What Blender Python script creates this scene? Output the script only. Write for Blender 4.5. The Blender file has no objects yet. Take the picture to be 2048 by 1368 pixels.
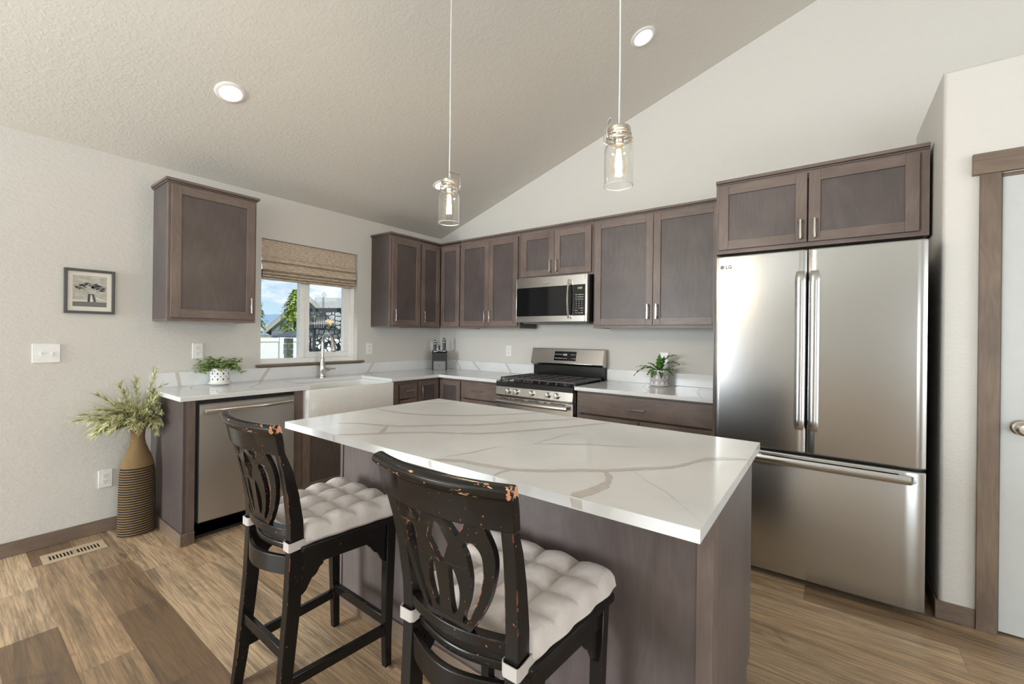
import bpy, bmesh, math, random
from mathutils import Vector, Matrix, noise
R = math.radians
PI = math.pi
random.seed(7)
SC = bpy.context.scene
COL = SC.collection

# ------------------------------------------------------------------ camera
cam = bpy.data.objects.new('camera', bpy.data.cameras.new('camera'))
COL.objects.link(cam)
cam.data.sensor_fit = 'HORIZONTAL'
cam.data.sensor_width = 36
cam.data.lens = 15.245
cam.data.shift_x = 0.01088
cam.data.shift_y = -0.00648
cam.data.clip_start = 0.05
cam.data.clip_end = 2000
_ya, _pi, _ro = R(37.2314), R(0.0532), R(0.6916)
_fw = Vector((-math.sin(_ya) * math.cos(_pi), math.cos(_ya) * math.cos(_pi), math.sin(_pi)))
_r = Vector((math.cos(_ya), math.sin(_ya), 0))
_u = _r.cross(_fw)
_rr = _r * math.cos(_ro) + _u * math.sin(_ro)
_uu = -_r * math.sin(_ro) + _u * math.cos(_ro)
_m = Matrix((_rr, _uu, -_fw)).transposed().to_4x4()
_m.translation = (3.7663, -3.737, 1.3087)
cam.matrix_world = _m
SC.camera = cam
SC.view_settings.view_transform = 'Standard'
SC.view_settings.look = 'None'
SC.view_settings.gamma = 1
SC.view_settings.use_curve_mapping = False
SC.view_settings.exposure = -0.02
SC.cycles.max_bounces = 10
SC.cycles.diffuse_bounces = 6
SC.cycles.glossy_bounces = 5
SC.cycles.transparent_max_bounces = 16
SC.cycles.transmission_bounces = 6
SC.cycles.caustics_reflective = False
SC.cycles.caustics_refractive = False
SC.cycles.sample_clamp_indirect = 6
SC.cycles.use_denoising = True

# ------------------------------------------------------------------ node helper
class NT:
    def __init__(s, tree):
        s.t = tree; s.n = tree.nodes; s.l = tree.links
    def add(s, typ, ins=None, **kw):
        n = s.n.new(typ)
        for k, v in kw.items(): setattr(n, k, v)
        for k, v in (ins or {}).items():
            if isinstance(v, bpy.types.NodeSocket): s.l.new(v, n.inputs[k])
            else: n.inputs[k].default_value = v
        return n
    def math(s, op, a, b=0.0, c=0.0):
        return s.add('ShaderNodeMath', {0: a, 1: b, 2: c}, operation=op).outputs[0]
    def vmath(s, op, a, b=(0, 0, 0)):
        return s.add('ShaderNodeVectorMath', {0: a, 1: b}, operation=op).outputs[0]
    def ramp(s, f, stops, interp='LINEAR'):
        n = s.add('ShaderNodeValToRGB', {0: f}); r = n.color_ramp; r.interpolation = interp
        while len(r.elements) < len(stops): r.elements.new(0.5)
        for e, (p, c) in zip(r.elements, stops):
            e.position = p; e.color = (*c, 1) if len(c) == 3 else c
        return n.outputs[0]
    def mix(s, f, a, b, typ='MIX'):
        n = s.n.new('ShaderNodeMix'); n.data_type = 'RGBA'; n.blend_type = typ
        for i, v in ((0, f), (6, a), (7, b)):
            if isinstance(v, bpy.types.NodeSocket): s.l.new(v, n.inputs[i])
            else: n.inputs[i].default_value = (*v, 1) if isinstance(v, tuple) and len(v) == 3 else v
        return n.outputs[2]
    def noise(s, vec, scale, detail=4, rough=.55, dist=0.0, out=0):
        return s.add('ShaderNodeTexNoise', {'Vector': vec, 'Scale': scale, 'Detail': detail, 'Roughness': rough, 'Distortion': dist}).outputs[out]
    def mapping(s, vec, scale=(1, 1, 1), loc=(0, 0, 0), rot=(0, 0, 0)):
        return s.add('ShaderNodeMapping', {'Vector': vec, 'Scale': scale, 'Location': loc, 'Rotation': rot}).outputs[0]

# ------------------------------------------------------------------ world: blue sky with clouds
W = bpy.data.worlds.new('sky'); SC.world = W; W.use_nodes = True
w = NT(W.node_tree); w.n.clear()
tc = w.add('ShaderNodeTexCoord')
sx = w.add('ShaderNodeSeparateXYZ', {0: tc.outputs['Generated']})
grad = w.ramp(sx.outputs[2], [(0.0, (.58, .72, .82)), (.12, (.37, .57, .75)), (.5, (.18, .36, .62))])
cm = w.mapping(tc.outputs['Generated'], (5.0, 5.0, 13.0), (1.7, .35, .1))
cl = w.noise(cm, 1.15, 7, .58, .25)
cmask = w.ramp(cl, [(.44, (0, 0, 0)), (.55, (1, 1, 1))])
cs = w.noise(cm, 2.6, 4, .5)
ccol = w.ramp(cs, [(.3, (.62, .68, .76)), (.62, (1.0, 1.0, 1.0))])
skyc = w.mix(cmask, grad, ccol)
bg = w.add('ShaderNodeBackground', {'Color': skyc, 'Strength': 1.35})
w.l.new(bg.outputs[0], w.add('ShaderNodeOutputWorld').inputs[0])

# ------------------------------------------------------------------ daylight and added fill
def light(name, typ, loc, rot, energy, color=(1, 1, 1), **kw):
    d = bpy.data.lights.new(name, typ); d.energy = energy; d.color = color
    for k, v in kw.items(): setattr(d, k, v)
    o = bpy.data.objects.new(name, d); COL.objects.link(o); o.location = loc; o.rotation_euler = rot
    return o
sun = light('sun', 'SUN', (0, 0, 30), (0, 0, 0), 3.6, (1, .96, .9), angle=R(.6))
sun.rotation_euler = Vector((-.62, -.25, -.75)).to_track_quat('-Z', 'Y').to_euler()
# area lights for daylight at unseen openings behind the camera, then an added fill
DAY = (.895, .965, 1.0)
light('patio_door_daylight', 'AREA', (7.0, -8.93, 1.2), (R(90), 0, 0), 88, DAY, shape='RECTANGLE', size=2.5, size_y=2.1)
light('great_room_window_daylight', 'AREA', (.82, -8.93, 1.4), (R(90), 0, 0), 120, DAY, shape='RECTANGLE', size=1.4, size_y=2.0)
light('side_window_daylight', 'AREA', (9.93, -4.6, 1.5), (0, R(90), 0), 200, DAY, shape='RECTANGLE', size=1.5, size_y=3.4)
lw = light('added_left_fill', 'AREA', (.10, -7.2, 1.4), (0, 0, 0), 185, DAY, shape='RECTANGLE', size=1.5, size_y=1.5)  # fill light added inside the room, turned to the kitchen; its window is invented
lw.rotation_euler = Vector((.70, .72, -.02)).to_track_quat('-Z', 'Y').to_euler()
lw.location.x = .56
# added fill light behind the camera, aimed up to brighten the vaulted ceiling
light('added_ceiling_fill', 'AREA', (2.6, -5.5, 1.75), (R(180), 0, 0), 88, (.885, .96, 1.0), shape='DISK', size=.9)

# ------------------------------------------------------------------ materials
def pmat(name, color=(.8, .8, .8), rough=.5, metal=0.0, **kw):
    m = bpy.data.materials.new(name); m.use_nodes = True
    t = NT(m.node_tree); b = t.n['Principled BSDF']
    b.inputs['Base Color'].default_value = (*color, 1); b.inputs['Roughness'].default_value = rough
    b.inputs['Metallic'].default_value = metal
    for k, v in kw.items(): b.inputs[k.replace('_', ' ')].default_value = v
    m['_'] = 0
    return m, t, b
def bump(t, b, h, strength=.3, dist=.01):
    n = t.add('ShaderNodeBump', {'Height': h, 'Strength': strength, 'Distance': dist})
    t.l.new(n.outputs[0], b.inputs['Normal']); return n

M = {}
def plain(key, color, rough=.5, metal=0.0, **kw):
    m, t, b = pmat(key, color, rough, metal, **kw)
    oc = t.add('ShaderNodeTexCoord').outputs['Object']
    n = t.noise(oc, 18, 3)
    c = t.mix(n, tuple(x * .94 for x in color), tuple(min(1, x * 1.05) for x in color))
    t.l.new(c, b.inputs['Base Color'])
    M[key] = m
    return m

def wallmat(key, color):
    m, t, b = pmat(key, color, .85)
    g = t.add('ShaderNodeNewGeometry').outputs['Position']
    n1 = t.noise(t.mapping(g, (1, 1, 1.5)), 34, 4, .5, .9)
    n2 = t.noise(g, 110, 2)
    h = t.math('ADD', t.ramp(n1, [(.45, (0, 0, 0)), (.6, (1, 1, 1))]), t.math('MULTIPLY', n2, .25))
    bump(t, b, h, .16, .005)
    M[key] = m
wallmat('wall_paint', (.61, .592, .560))
wallmat('ceiling_paint', (.64, .62, .575))

def wood(key, axis, c0, c1, c2, rough=.47):
    m, t, b = pmat(key, c1, rough)
    oc = t.add('ShaderNodeTexCoord').outputs['Object']
    rnd = t.add('ShaderNodeObjectInfo').outputs['Random']
    off = t.add('ShaderNodeCombineXYZ', {0: t.math('MULTIPLY', rnd, 37.0), 1: t.math('MULTIPLY', rnd, 91.0), 2: t.math('MULTIPLY', rnd, 53.0)}).outputs[0]
    v = t.vmath('ADD', oc, off)
    s = [6, 6, 6]; s['xyz'.index(axis)] = 1.3
    f = [210, 210, 210]; f['xyz'.index(axis)] = 6
    big = t.noise(t.mapping(v, tuple(s)), 1.0, 3, .5, 1.2)
    rings = t.math('SINE', t.math('MULTIPLY', big, 46.0))
    fine = t.noise(t.mapping(v, tuple(f)), 1.0, 3, .6)
    blot = t.noise(v, 3.2, 3, .5)
    k = t.math('ADD', t.math('ADD', t.math('MULTIPLY', rings, .045), t.math('MULTIPLY', fine, .30)), t.math('MULTIPLY', blot, .70))
    c = t.ramp(k, [(.30, c0), (.50, c1), (.72, c2)])
    t.l.new(c, b.inputs['Base Color'])
    b.inputs['Coat Weight'].default_value = .06; b.inputs['Coat Roughness'].default_value = .25
    bump(t, b, fine, .06, .002)
    M[key] = m
for ax in 'xyz':
    wood('stained_wood_' + ax, ax, (.102, .073, .062), (.143, .105, .090), (.192, .145, .125))
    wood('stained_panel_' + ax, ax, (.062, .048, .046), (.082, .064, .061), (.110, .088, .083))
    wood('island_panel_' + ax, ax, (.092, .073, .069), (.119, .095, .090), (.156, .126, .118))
    wood('trim_wood_' + ax, ax, (.105, .076, .056), (.16, .115, .085), (.22, .16, .115), .45)
plain('cabinet_inside', (.11, .085, .075), .5)
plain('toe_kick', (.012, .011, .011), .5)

def quartz():
    m, t, b = pmat('quartz', (.76, .755, .74), .13)
    oc = t.add('ShaderNodeTexCoord').outputs['Object']
    n = t.noise(oc, 4, 4, .5, .4)
    c = t.mix(t.ramp(n, [(.35, (0, 0, 0)), (.7, (1, 1, 1))]), (.69, .697, .705), (.75, .757, .765))
    t.l.new(c, b.inputs['Base Color'])
    M['quartz'] = m
    m, t, b = pmat('quartz_vein', (.52, .485, .455), .16)
    oc = t.add('ShaderNodeTexCoord').outputs['Object']
    n = t.noise(oc, 40, 4, .6)
    t.l.new(t.mix(n, (.50, .47, .445), (.61, .58, .555)), b.inputs['Base Color'])
    M['quartz_vein'] = m
quartz()

def floor_mat():
    m, t, b = pmat('floor_planks', (.4, .3, .2), .42)
    oc = t.add('ShaderNodeTexCoord').outputs['Object']
    s = t.add('ShaderNodeSeparateXYZ', {0: oc})
    wd, ln = .178, 1.22
    row = t.math('FLOOR', t.math('DIVIDE', t.math('ADD', s.outputs[1], 20.118), wd))
    rr = t.add('ShaderNodeTexWhiteNoise', {'W': row}, noise_dimensions='1D').outputs[0]
    xx = t.math('DIVIDE', t.math('ADD', s.outputs[0], t.math('MULTIPLY', rr, ln * 7)), ln)
    colm = t.math('FLOOR', xx)
    idv = t.add('ShaderNodeCombineXYZ', {0: row, 1: colm, 2: 3.0}).outputs[0]
    wn = t.add('ShaderNodeTexWhiteNoise', {'Vector': idv}, noise_dimensions='3D')
    rnd, rcol = wn.outputs[0], wn.outputs[1]
    v = t.vmath('ADD', t.vmath('MULTIPLY', rcol, (40, 40, 40)), oc)
    swirl = t.noise(t.mapping(v, (1.6, 2.6, 1)), 1.0, 2, .5)
    big = t.noise(t.mapping(v, (.75, 7.5, 1)), 1.0, 3, .5, .9)
    rings = t.math('MULTIPLY_ADD', t.math('SINE', t.math('MULTIPLY', t.math('MULTIPLY_ADD', swirl, .35, big), 95.0)), .5, .5)
    fine = t.noise(t.mapping(v, (4.5, 150, 1)), 1.0, 4, .65, .2)
    dark = t.noise(t.mapping(v, (1.3, 13, 1)), 1.0, 6, .62, .9)
    knot = t.noise(t.mapping(v, (2.4, 4.6, 1)), 1.0, 3, .55, 1.0)
    # two individual dark planks near the stools
    def inr(sock, a, b_): return t.math('MULTIPLY', t.math('GREATER_THAN', sock, a), t.math('LESS_THAN', sock, b_))
    dk = t.math('MAXIMUM', t.math('MULTIPLY', inr(s.outputs[1], -3.208, -3.03), inr(s.outputs[0], 1.166, 2.386)), t.math('MULTIPLY', inr(s.outputs[1], -3.564, -3.386), inr(s.outputs[0], 1.06, 2.28)))
    rnd = t.math('MULTIPLY', rnd, t.math('SUBTRACT', 1.0, t.math('MULTIPLY', dk, .93)))
    base = t.ramp(rnd, [(0, (.205, .130, .075)), (.17, (.30, .195, .112)), (.3, (.52, .365, .220)), (.62, (.66, .485, .310)), (.85, (.57, .395, .238)), (1, (.47, .315, .182))])
    c = t.mix(t.math('MULTIPLY', t.math('POWER', rings, 2.0), .36), base, t.mix(.55, base, (.12, .08, .052)))
    c = t.mix(t.ramp(fine, [(.40, (.95, .95, .95)), (.60, (0, 0, 0))]), c, t.mix(.55, c, (.10, .07, .048)))
    c = t.mix(t.ramp(dark, [(.49, (0, 0, 0)), (.66, (.95, .95, .95))]), c, t.mix(.35, (.075, .055, .04), c))
    c = t.mix(t.ramp(knot, [(.66, (0, 0, 0)), (.76, (.9, .9, .9))]), c, (.075, .052, .037))
    fy = t.math('FRACT', t.math('DIVIDE', t.math('ADD', s.outputs[1], 20.118), wd))
    fx = t.math('FRACT', xx)
    ey = t.math('MULTIPLY', t.math('MINIMUM', fy, t.math('SUBTRACT', 1.0, fy)), wd)
    ex = t.math('MULTIPLY', t.math('MINIMUM', fx, t.math('SUBTRACT', 1.0, fx)), ln)
    e = t.math('LESS_THAN', t.math('MINIMUM', ex, ey), .0009)
    c = t.mix(t.math('MULTIPLY', e, .6), c, (.06, .04, .025))
    t.l.new(c, b.inputs['Base Color'])
    bump(t, b, t.math('SUBTRACT', fine, e), .10, .003)
    M['floor_planks'] = m
floor_mat()

def steel(key, color=(.60, .585, .56), rough=.27, axis='x', aniso=.0, bs=.025):
    m, t, b = pmat(key, color, rough, 1.0)
    oc = t.add('ShaderNodeTexCoord').outputs['Object']
    f = [320, 320, 320]; f['xyz'.index(axis)] = 6
    n = t.noise(t.mapping(oc, tuple(f)), 1.0, 2, .6)
    if bs: bump(t, b, n, bs, .0008)
    if bs: t.l.new(t.math('MULTIPLY_ADD', n, .04, rough - .02), b.inputs['Roughness'])
    if aniso:
        b.inputs['Anisotropic'].default_value = aniso
        tg = t.add('ShaderNodeCombineXYZ', {0: 0.0, 1: 0.0, 2: 1.0})
        t.l.new(tg.outputs[0], b.inputs['Tangent'])
    M[key] = m
steel('brushed_steel', (.53, .535, .535), .25, 'x', .7, 0)
steel('dishwasher_steel', (.47, .445, .415), .40, 'y', .5, .01)
M['dishwasher_steel'].node_tree.nodes['Principled BSDF'].inputs['Metallic'].default_value = .9
steel('range_steel', (.60, .575, .54), .25, 'x', .4)
plain('chrome', (.74, .72, .70), .14, 1.0)
plain('nickel', (.60, .565, .52), .25, 1.0)
plain('handle_nickel', (.66, .62, .58), .22, 1.0)
plain('black_gloss', (.008, .008, .009), .07)
plain('black_enamel', (.012, .012, .013), .16)
plain('cast_iron', (.050, .045, .042), .38)
plain('black_plastic', (.018, .018, .019), .4)
plain('fridge_side', (.045, .047, .05), .45)
plain('rubber_grey', (.16, .16, .165), .6)
plain('white_plastic', (.78, .78, .77), .35)
plain('outlet_slot', (.05, .05, .05), .6)
plain('vinyl_white', (.90, .90, .89), .3)
plain('door_white', (.50, .515, .51), .4)
plain('sink_white', (.80, .80, .79), .10)
plain('ceramic_white', (.82, .81, .79), .2)
plain('ceramic_hole', (.03, .03, .032), .5)
plain('soil', (.03, .022, .016), .9)
plain('vent_tan', (.50, .39, .27), .45)
plain('vent_hole', (.02, .016, .012), .7)
plain('print_grey', (.42, .41, .39), .5)
plain('print_red', (.45, .06, .05), .5)
plain('key_white', (.72, .72, .70), .5)
plain('logo_dark', (.06, .06, .06), .6)
plain('frame_dark', (.055, .054, .053), .4)
plain('mat_board', (.72, .69, .62), .7)
plain('tie_fabric', (.44, .405, .38), .9)
plain('felt_pad', (.60, .54, .45), .95)
plain('knife_block_black', (.014, .013, .013), .55)
plain('block_plate', (.20, .20, .205), .4)
plain('blade_steel', (.62, .62, .62), .2, 1.0)

def emit(key, color, strength):
    m = bpy.data.materials.new(key); m.use_nodes = True
    t = NT(m.node_tree); t.n.clear()
    e = t.add('ShaderNodeEmission', {'Color': (*color, 1), 'Strength': strength})
    t.l.new(e.outputs[0], t.add('ShaderNodeOutputMaterial').inputs[0]); M[key] = m
emit('downlight_glow', (1, .96, .90), 11)
emit('filament', (1, .80, .57), 1100)
emit('clock_led', (.85, 1, .60), .9)
emit('clock_led_white', (.9, .95, 1), .9)

def glass(key, tint=(1, 1, 1), base=.05, grazing=.75, power=3.0):
    m = bpy.data.materials.new(key); m.use_nodes = True
    t = NT(m.node_tree); t.n.clear()
    lw = t.add('ShaderNodeLayerWeight', {'Blend': .5}).outputs['Facing']
    f = t.math('MULTIPLY_ADD', t.math('POWER', lw, power), grazing, base)
    tr = t.add('ShaderNodeBsdfTransparent', {'Color': (*tint, 1)})
    gl = t.add('ShaderNodeBsdfGlossy', {'Color': (1, 1, 1, 1), 'Roughness': .02})
    mx = t.add('ShaderNodeMixShader', {0: f, 1: tr.outputs[0], 2: gl.outputs[0]})
    t.l.new(mx.outputs[0], t.add('ShaderNodeOutputMaterial').inputs[0]); M[key] = m
glass('window_glass', (.98, .99, .985), .03, .5, 4)
glass('jar_glass', (.985, .985, .98), .045, .85, 3.2)
glass('bulb_glass', (1, .95, .86), .04, .5, 3)

def worn_black():
    m, t, b = pmat('worn_black_paint', (.010, .009, .008), .3)
    oc = t.add('ShaderNodeTexCoord').outputs['Object']
    bv = t.add('ShaderNodeBevel', {'Radius': .0038}, samples=6).outputs[0]
    g = t.add('ShaderNodeNewGeometry').outputs['Normal']
    dt = t.add('ShaderNodeVectorMath', {0: bv, 1: g}, operation='DOT_PRODUCT').outputs['Value']
    edge = t.ramp(dt, [(.84, (1, 1, 1)), (.975, (0, 0, 0))])
    n = t.noise(oc, 38, 5, .7)
    n2 = t.noise(oc, 7, 3, .6)
    sel = t.ramp(t.math('MULTIPLY_ADD', n2, .45, t.math('MULTIPLY', n, .55)), [(.55, (0, 0, 0)), (.565, (1, 1, 1))])
    k = t.math('MULTIPLY', edge, sel)
    sp = t.noise(oc, 110, 2, .5)
    spot = t.math('MULTIPLY', t.math('GREATER_THAN', sp, .715), t.math('GREATER_THAN', n2, .52))
    red = t.mix(t.noise(oc, 60, 2), (.46, .075, .03), (.62, .27, .13))
    gr = t.noise(t.mapping(oc, (40, 220, 220)), 1.0, 3, .6)
    base = t.mix(gr, (.006, .0055, .005), (.013, .011, .010))
    c = t.mix(k, base, red)
    c = t.mix(t.math('MULTIPLY', spot, .8), c, (.36, .12, .07))
    # bare wood chips on the corner of the top rail and along its rolled edge
    xyz = t.add('ShaderNodeSeparateXYZ', {0: oc})
    corner = t.math('MULTIPLY', t.ramp(xyz.outputs[0], [(.165, (0, 0, 0)), (.20, (1, 1, 1))]), t.ramp(xyz.outputs[2], [(.975, (0, 0, 0)), (1.0, (1, 1, 1))]))
    chip = t.math('GREATER_THAN', t.math('MULTIPLY_ADD', corner, .20, n), .735)
    roll = t.math('MULTIPLY', t.math('GREATER_THAN', xyz.outputs[2], .992), t.math('GREATER_THAN', t.noise(t.mapping(oc, (22, 60, 90)), 1.0, 4, .6), .635))
    c = t.mix(t.math('MAXIMUM', t.math('MULTIPLY', chip, t.math('GREATER_THAN', corner, .05)), roll), c, t.mix(n2, (.62, .22, .10), (.60, .40, .24)))
    t.l.new(c, b.inputs['Base Color'])
    b.inputs['Specular IOR Level'].default_value = .32
    t.l.new(t.math('MULTIPLY_ADD', gr, .14, .15), b.inputs['Roughness'])
    bump(t, b, gr, .05, .002)
    M['worn_black_paint'] = m
worn_black()

def fabric(key, c, weave=900):
    m, t, b = pmat(key, c, .95)
    b.inputs['Sheen Weight'].default_value = .25
    oc = t.add('ShaderNodeTexCoord').outputs['Object']
    wv = t.math('ADD', t.math('SINE', t.math('MULTIPLY', t.add('ShaderNodeSeparateXYZ', {0: oc}).outputs[0], weave * 1.6)),
                t.math('SINE', t.math('MULTIPLY', t.add('ShaderNodeSeparateXYZ', {0: oc}).outputs[1], weave * 1.6)))
    n = t.noise(oc, 45, 4, .6)
    t.l.new(t.mix(n, tuple(x * .93 for x in c), tuple(x * 1.05 for x in c)), b.inputs['Base Color'])
    bump(t, b, t.math('ADD', t.math('MULTIPLY', wv, .3), n), .18, .002)
    M[key] = m
fabric('cushion_fabric', (.60, .55, .52))

def rope(key, banded):
    m, t, b = pmat(key, (.5, .3, .1), .8)
    oc = t.add('ShaderNodeTexCoord').outputs['Object']
    s = t.add('ShaderNodeSeparateXYZ', {0: oc})
    ang = t.math('ARCTAN2', s.outputs[1], t.math('MULTIPLY', s.outputs[0], 1.6))
    tw = t.math('SINE', t.math('ADD', t.math('MULTIPLY', ang, 62.0), t.math('MULTIPLY', s.outputs[2], 1621.0)))
    n = t.noise(oc, 120, 3, .6)
    c = t.mix(n, (.42, .265, .115), (.76, .53, .265))
    c = t.mix(t.ramp(tw, [(0.0, (.75, .75, .75)), (.45, (0, 0, 0))]), c, (.17, .09, .035))
    if banded:
        st = t.math('FRACT', t.math('DIVIDE', s.outputs[2], .0155))
        c = t.mix(t.math('GREATER_THAN', st, .46), c, t.mix(n, (.012, .009, .007), (.045, .032, .022)))
    t.l.new(c, b.inputs['Base Color'])
    bump(t, b, t.math('ADD', tw, n), .8, .003)
    M[key] = m
rope('tan_rope', False); rope('striped_rope', True)

def leafmat(key, c0, c1):
    m, t, b = pmat(key, c0, .5)
    oc = t.add('ShaderNodeTexCoord').outputs['Object']
    n = t.noise(oc, 30, 3)
    t.l.new(t.mix(t.ramp(n, [(.35, (0, 0, 0)), (.65, (1, 1, 1))]), c0, c1), b.inputs['Base Color'])
    M[key] = m
leafmat('leaf_green', (.19, .27, .085), (.42, .52, .21))
leafmat('fern_green', (.035, .11, .012), (.085, .20, .03))
leafmat('grass_green', (.27, .28, .10), (.52, .51, .26))
leafmat('plume_pale', (.55, .55, .29), (.84, .82, .58))
leafmat('tree_leaf', (.16, .27, .03), (.50, .58, .10))
leafmat('tree_leaf_dark', (.06, .11, .03), (.16, .24, .06))

def shade_mat():
    m, t, b = pmat('woven_shade', (.4, .3, .2), .9)
    oc = t.add('ShaderNodeTexCoord').outputs['Object']
    n = t.noise(t.mapping(oc, (20, 26, 330)), 1.0, 3, .6)
    n2 = t.noise(t.mapping(oc, (20, 60, 240)), 1.0, 2, .5)
    c = t.mix(t.ramp(n, [(.38, (0, 0, 0)), (.62, (1, 1, 1))]), (.36, .29, .22), (.66, .56, .45))
    c = t.mix(t.math('GREATER_THAN', n2, .69), c, (.85, .80, .70))
    t.l.new(c, b.inputs['Base Color'])
    bump(t, b, n, .35, .003)
    M['woven_shade'] = m
shade_mat()

def pot_pattern():
    m, t, b = pmat('tile_pattern_glaze', (.8, .8, .8), .2)
    oc = t.add('ShaderNodeTexCoord').outputs['Object']
    s = t.add('ShaderNodeSeparateXYZ', {0: oc})
    ang = t.math('MULTIPLY', t.math('ARCTAN2', s.outputs[1], s.outputs[0]), 10 / (2 * PI))
    zz = t.math('DIVIDE', s.outputs[2], .052)
    a = t.math('PINGPONG', ang, .5); z = t.math('PINGPONG', zz, .5)
    d = t.math('ADD', a, z)
    band = t.math('LESS_THAN', t.math('ABSOLUTE', t.math('SUBTRACT', d, .5)), .045)
    band2 = t.math('LESS_THAN', t.math('ABSOLUTE', t.math('SUBTRACT', d, .30)), .035)
    cmid = t.math('LESS_THAN', d, .09)
    v = t.add('ShaderNodeTexVoronoi', {'Vector': oc, 'Scale': 130.0}).outputs[0]
    dots = t.math('MULTIPLY', t.math('LESS_THAN', v, .30), t.math('LESS_THAN', d, .45))
    c = t.mix(t.math('MAXIMUM', band, t.math('MAXIMUM', band2, dots)), (.76, .72, .72), (.10, .10, .17))
    c = t.mix(cmid, c, (.55, .42, .28))
    t.l.new(c, b.inputs['Base Color']); M['tile_pattern_glaze'] = m
pot_pattern()

# ------------------------------------------------------------------ mesh builder
class MB:
    def __init__(s): s.v = []; s.f = []; s.m = []
    def add(s, vs, fs, m=0):
        k = len(s.v); s.v += [tuple(p) for p in vs]
        for f in fs: s.f.append(tuple(i + k for i in f)); s.m.append(m)
        return s
    def box(s, a, b, m=0):
        x0, y0, z0 = (min(p, q) for p, q in zip(a, b)); x1, y1, z1 = (max(p, q) for p, q in zip(a, b))
        return s.add([(x0, y0, z0), (x1, y0, z0), (x1, y1, z0), (x0, y1, z0), (x0, y0, z1), (x1, y0, z1), (x1, y1, z1), (x0, y1, z1)],
                     [(0, 3, 2, 1), (4, 5, 6, 7), (0, 1, 5, 4), (1, 2, 6, 5), (2, 3, 7, 6), (3, 0, 4, 7)], m)
    def hexa(s, p, m=0):   # 8 corners: bottom ring then top ring
        return s.add(p, [(0, 3, 2, 1), (4, 5, 6, 7), (0, 1, 5, 4), (1, 2, 6, 5), (2, 3, 7, 6), (3, 0, 4, 7)], m)
    def prism(s, poly, d0, d1, fn, m=0):   # 2-D polygon swept between d0 and d1; fn(u, v, d) -> point
        n = len(poly)
        vs = [fn(u, v, d0) for u, v in poly] + [fn(u, v, d1) for u, v in poly]
        fs = [tuple(range(n - 1, -1, -1)), tuple(range(n, 2 * n))] + [(i, (i + 1) % n, n + (i + 1) % n, n + i) for i in range(n)]
        return s.add(vs, fs, m)
    def loops(s, rings, m=0, caps=True, closed=False):
        n = len(rings[0]); vs = [p for r in rings for p in r]; fs = []
        K = len(rings)
        for k in range(K if closed else K - 1):
            a, b = k * n, ((k + 1) % K) * n
            for i in range(n): fs.append((a + i, a + (i + 1) % n, b + (i + 1) % n, b + i))
        if caps and not closed: fs += [tuple(range(n - 1, -1, -1)), tuple(range((K - 1) * n, K * n))]
        return s.add(vs, fs, m)
    def tube(s, pts, r, seg=10, m=0, closed=False, caps=True, flat=1.0):
        pts = [Vector(p) for p in pts]; n = len(pts); rs = r if isinstance(r, (list, tuple)) else [r] * n
        rings = []; up = None
        for i, p in enumerate(pts):
            if closed: d = pts[(i + 1) % n] - pts[i - 1]
            else: d = pts[min(i + 1, n - 1)] - pts[max(i - 1, 0)]
            d.normalize()
            if up is None:
                up = Vector((0, 0, 1)) if abs(d.z) < .9 else Vector((1, 0, 0))
            a = d.cross(up).normalized(); up = a.cross(d).normalized()
            rings.append([p + (a * math.cos(2 * PI * k / seg) + up * math.sin(2 * PI * k / seg) * flat) * rs[i] for k in range(seg)])
        return s.loops(rings, m, caps, closed)
    def lathe(s, prof, c, seg=32, m=0, axis=(0, 0, 1), caps=True):
        ax = Vector(axis).normalized(); h = Vector((1, 0, 0)) if abs(ax.x) < .9 else Vector((0, 1, 0))
        a = ax.cross(h).normalized(); b = ax.cross(a); c = Vector(c)
        rings = [[c + ax * z + (a * math.cos(2 * PI * k / seg) + b * math.sin(2 * PI * k / seg)) * max(r, 1e-5) for k in range(seg)] for r, z in prof]
        return s.loops(rings, m, caps)
    def build(s, name, mats, parent=None, origin=None, smooth=30, bevel=0.0, seg=2):
        root = parent
        while root is not None and root.parent is not None: root = root.parent
        o0 = Vector(root.location) if root is not None else Vector(origin or (0, 0, 0))
        me = bpy.data.meshes.new(name)
        me.from_pydata([tuple(Vector(p) - o0) for p in s.v], [], s.f)
        for k in (mats if isinstance(mats, (list, tuple)) else [mats]): me.materials.append(M[k])
        me.polygons.foreach_set('material_index', s.m)
        bm = bmesh.new(); bm.from_mesh(me); bmesh.ops.recalc_face_normals(bm, faces=bm.faces[:]); bm.to_mesh(me); bm.free()
        if smooth:
            me.shade_smooth(); me.set_sharp_from_angle(angle=R(smooth))
        o = bpy.data.objects.new(name, me); COL.objects.link(o)
        if parent is not None: o.parent = parent
        elif origin: o.location = origin
        if bevel:
            md = o.modifiers.new('edge', 'BEVEL'); md.width = bevel; md.segments = seg; md.limit_method = 'ANGLE'; md.angle_limit = R(40); md.harden_normals = False
        return o

def tag(o, label=None, cat=None, group=None, kind=None):
    if label: o['label'] = label
    if cat: o['category'] = cat
    if group: o['group'] = group
    if kind: o['kind'] = kind
    return o
def thing(name, label, cat, loc, group=None):
    o = bpy.data.objects.new(name, None); COL.objects.link(o); o.location = loc; o.empty_display_size = .1
    return tag(o, label, cat, group)
def struct(o, label=None, cat=None): return tag(o, label, cat, None, 'structure')
def smoothstep(x): x = max(0, min(1, x)); return x * x * (3 - 2 * x)

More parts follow.
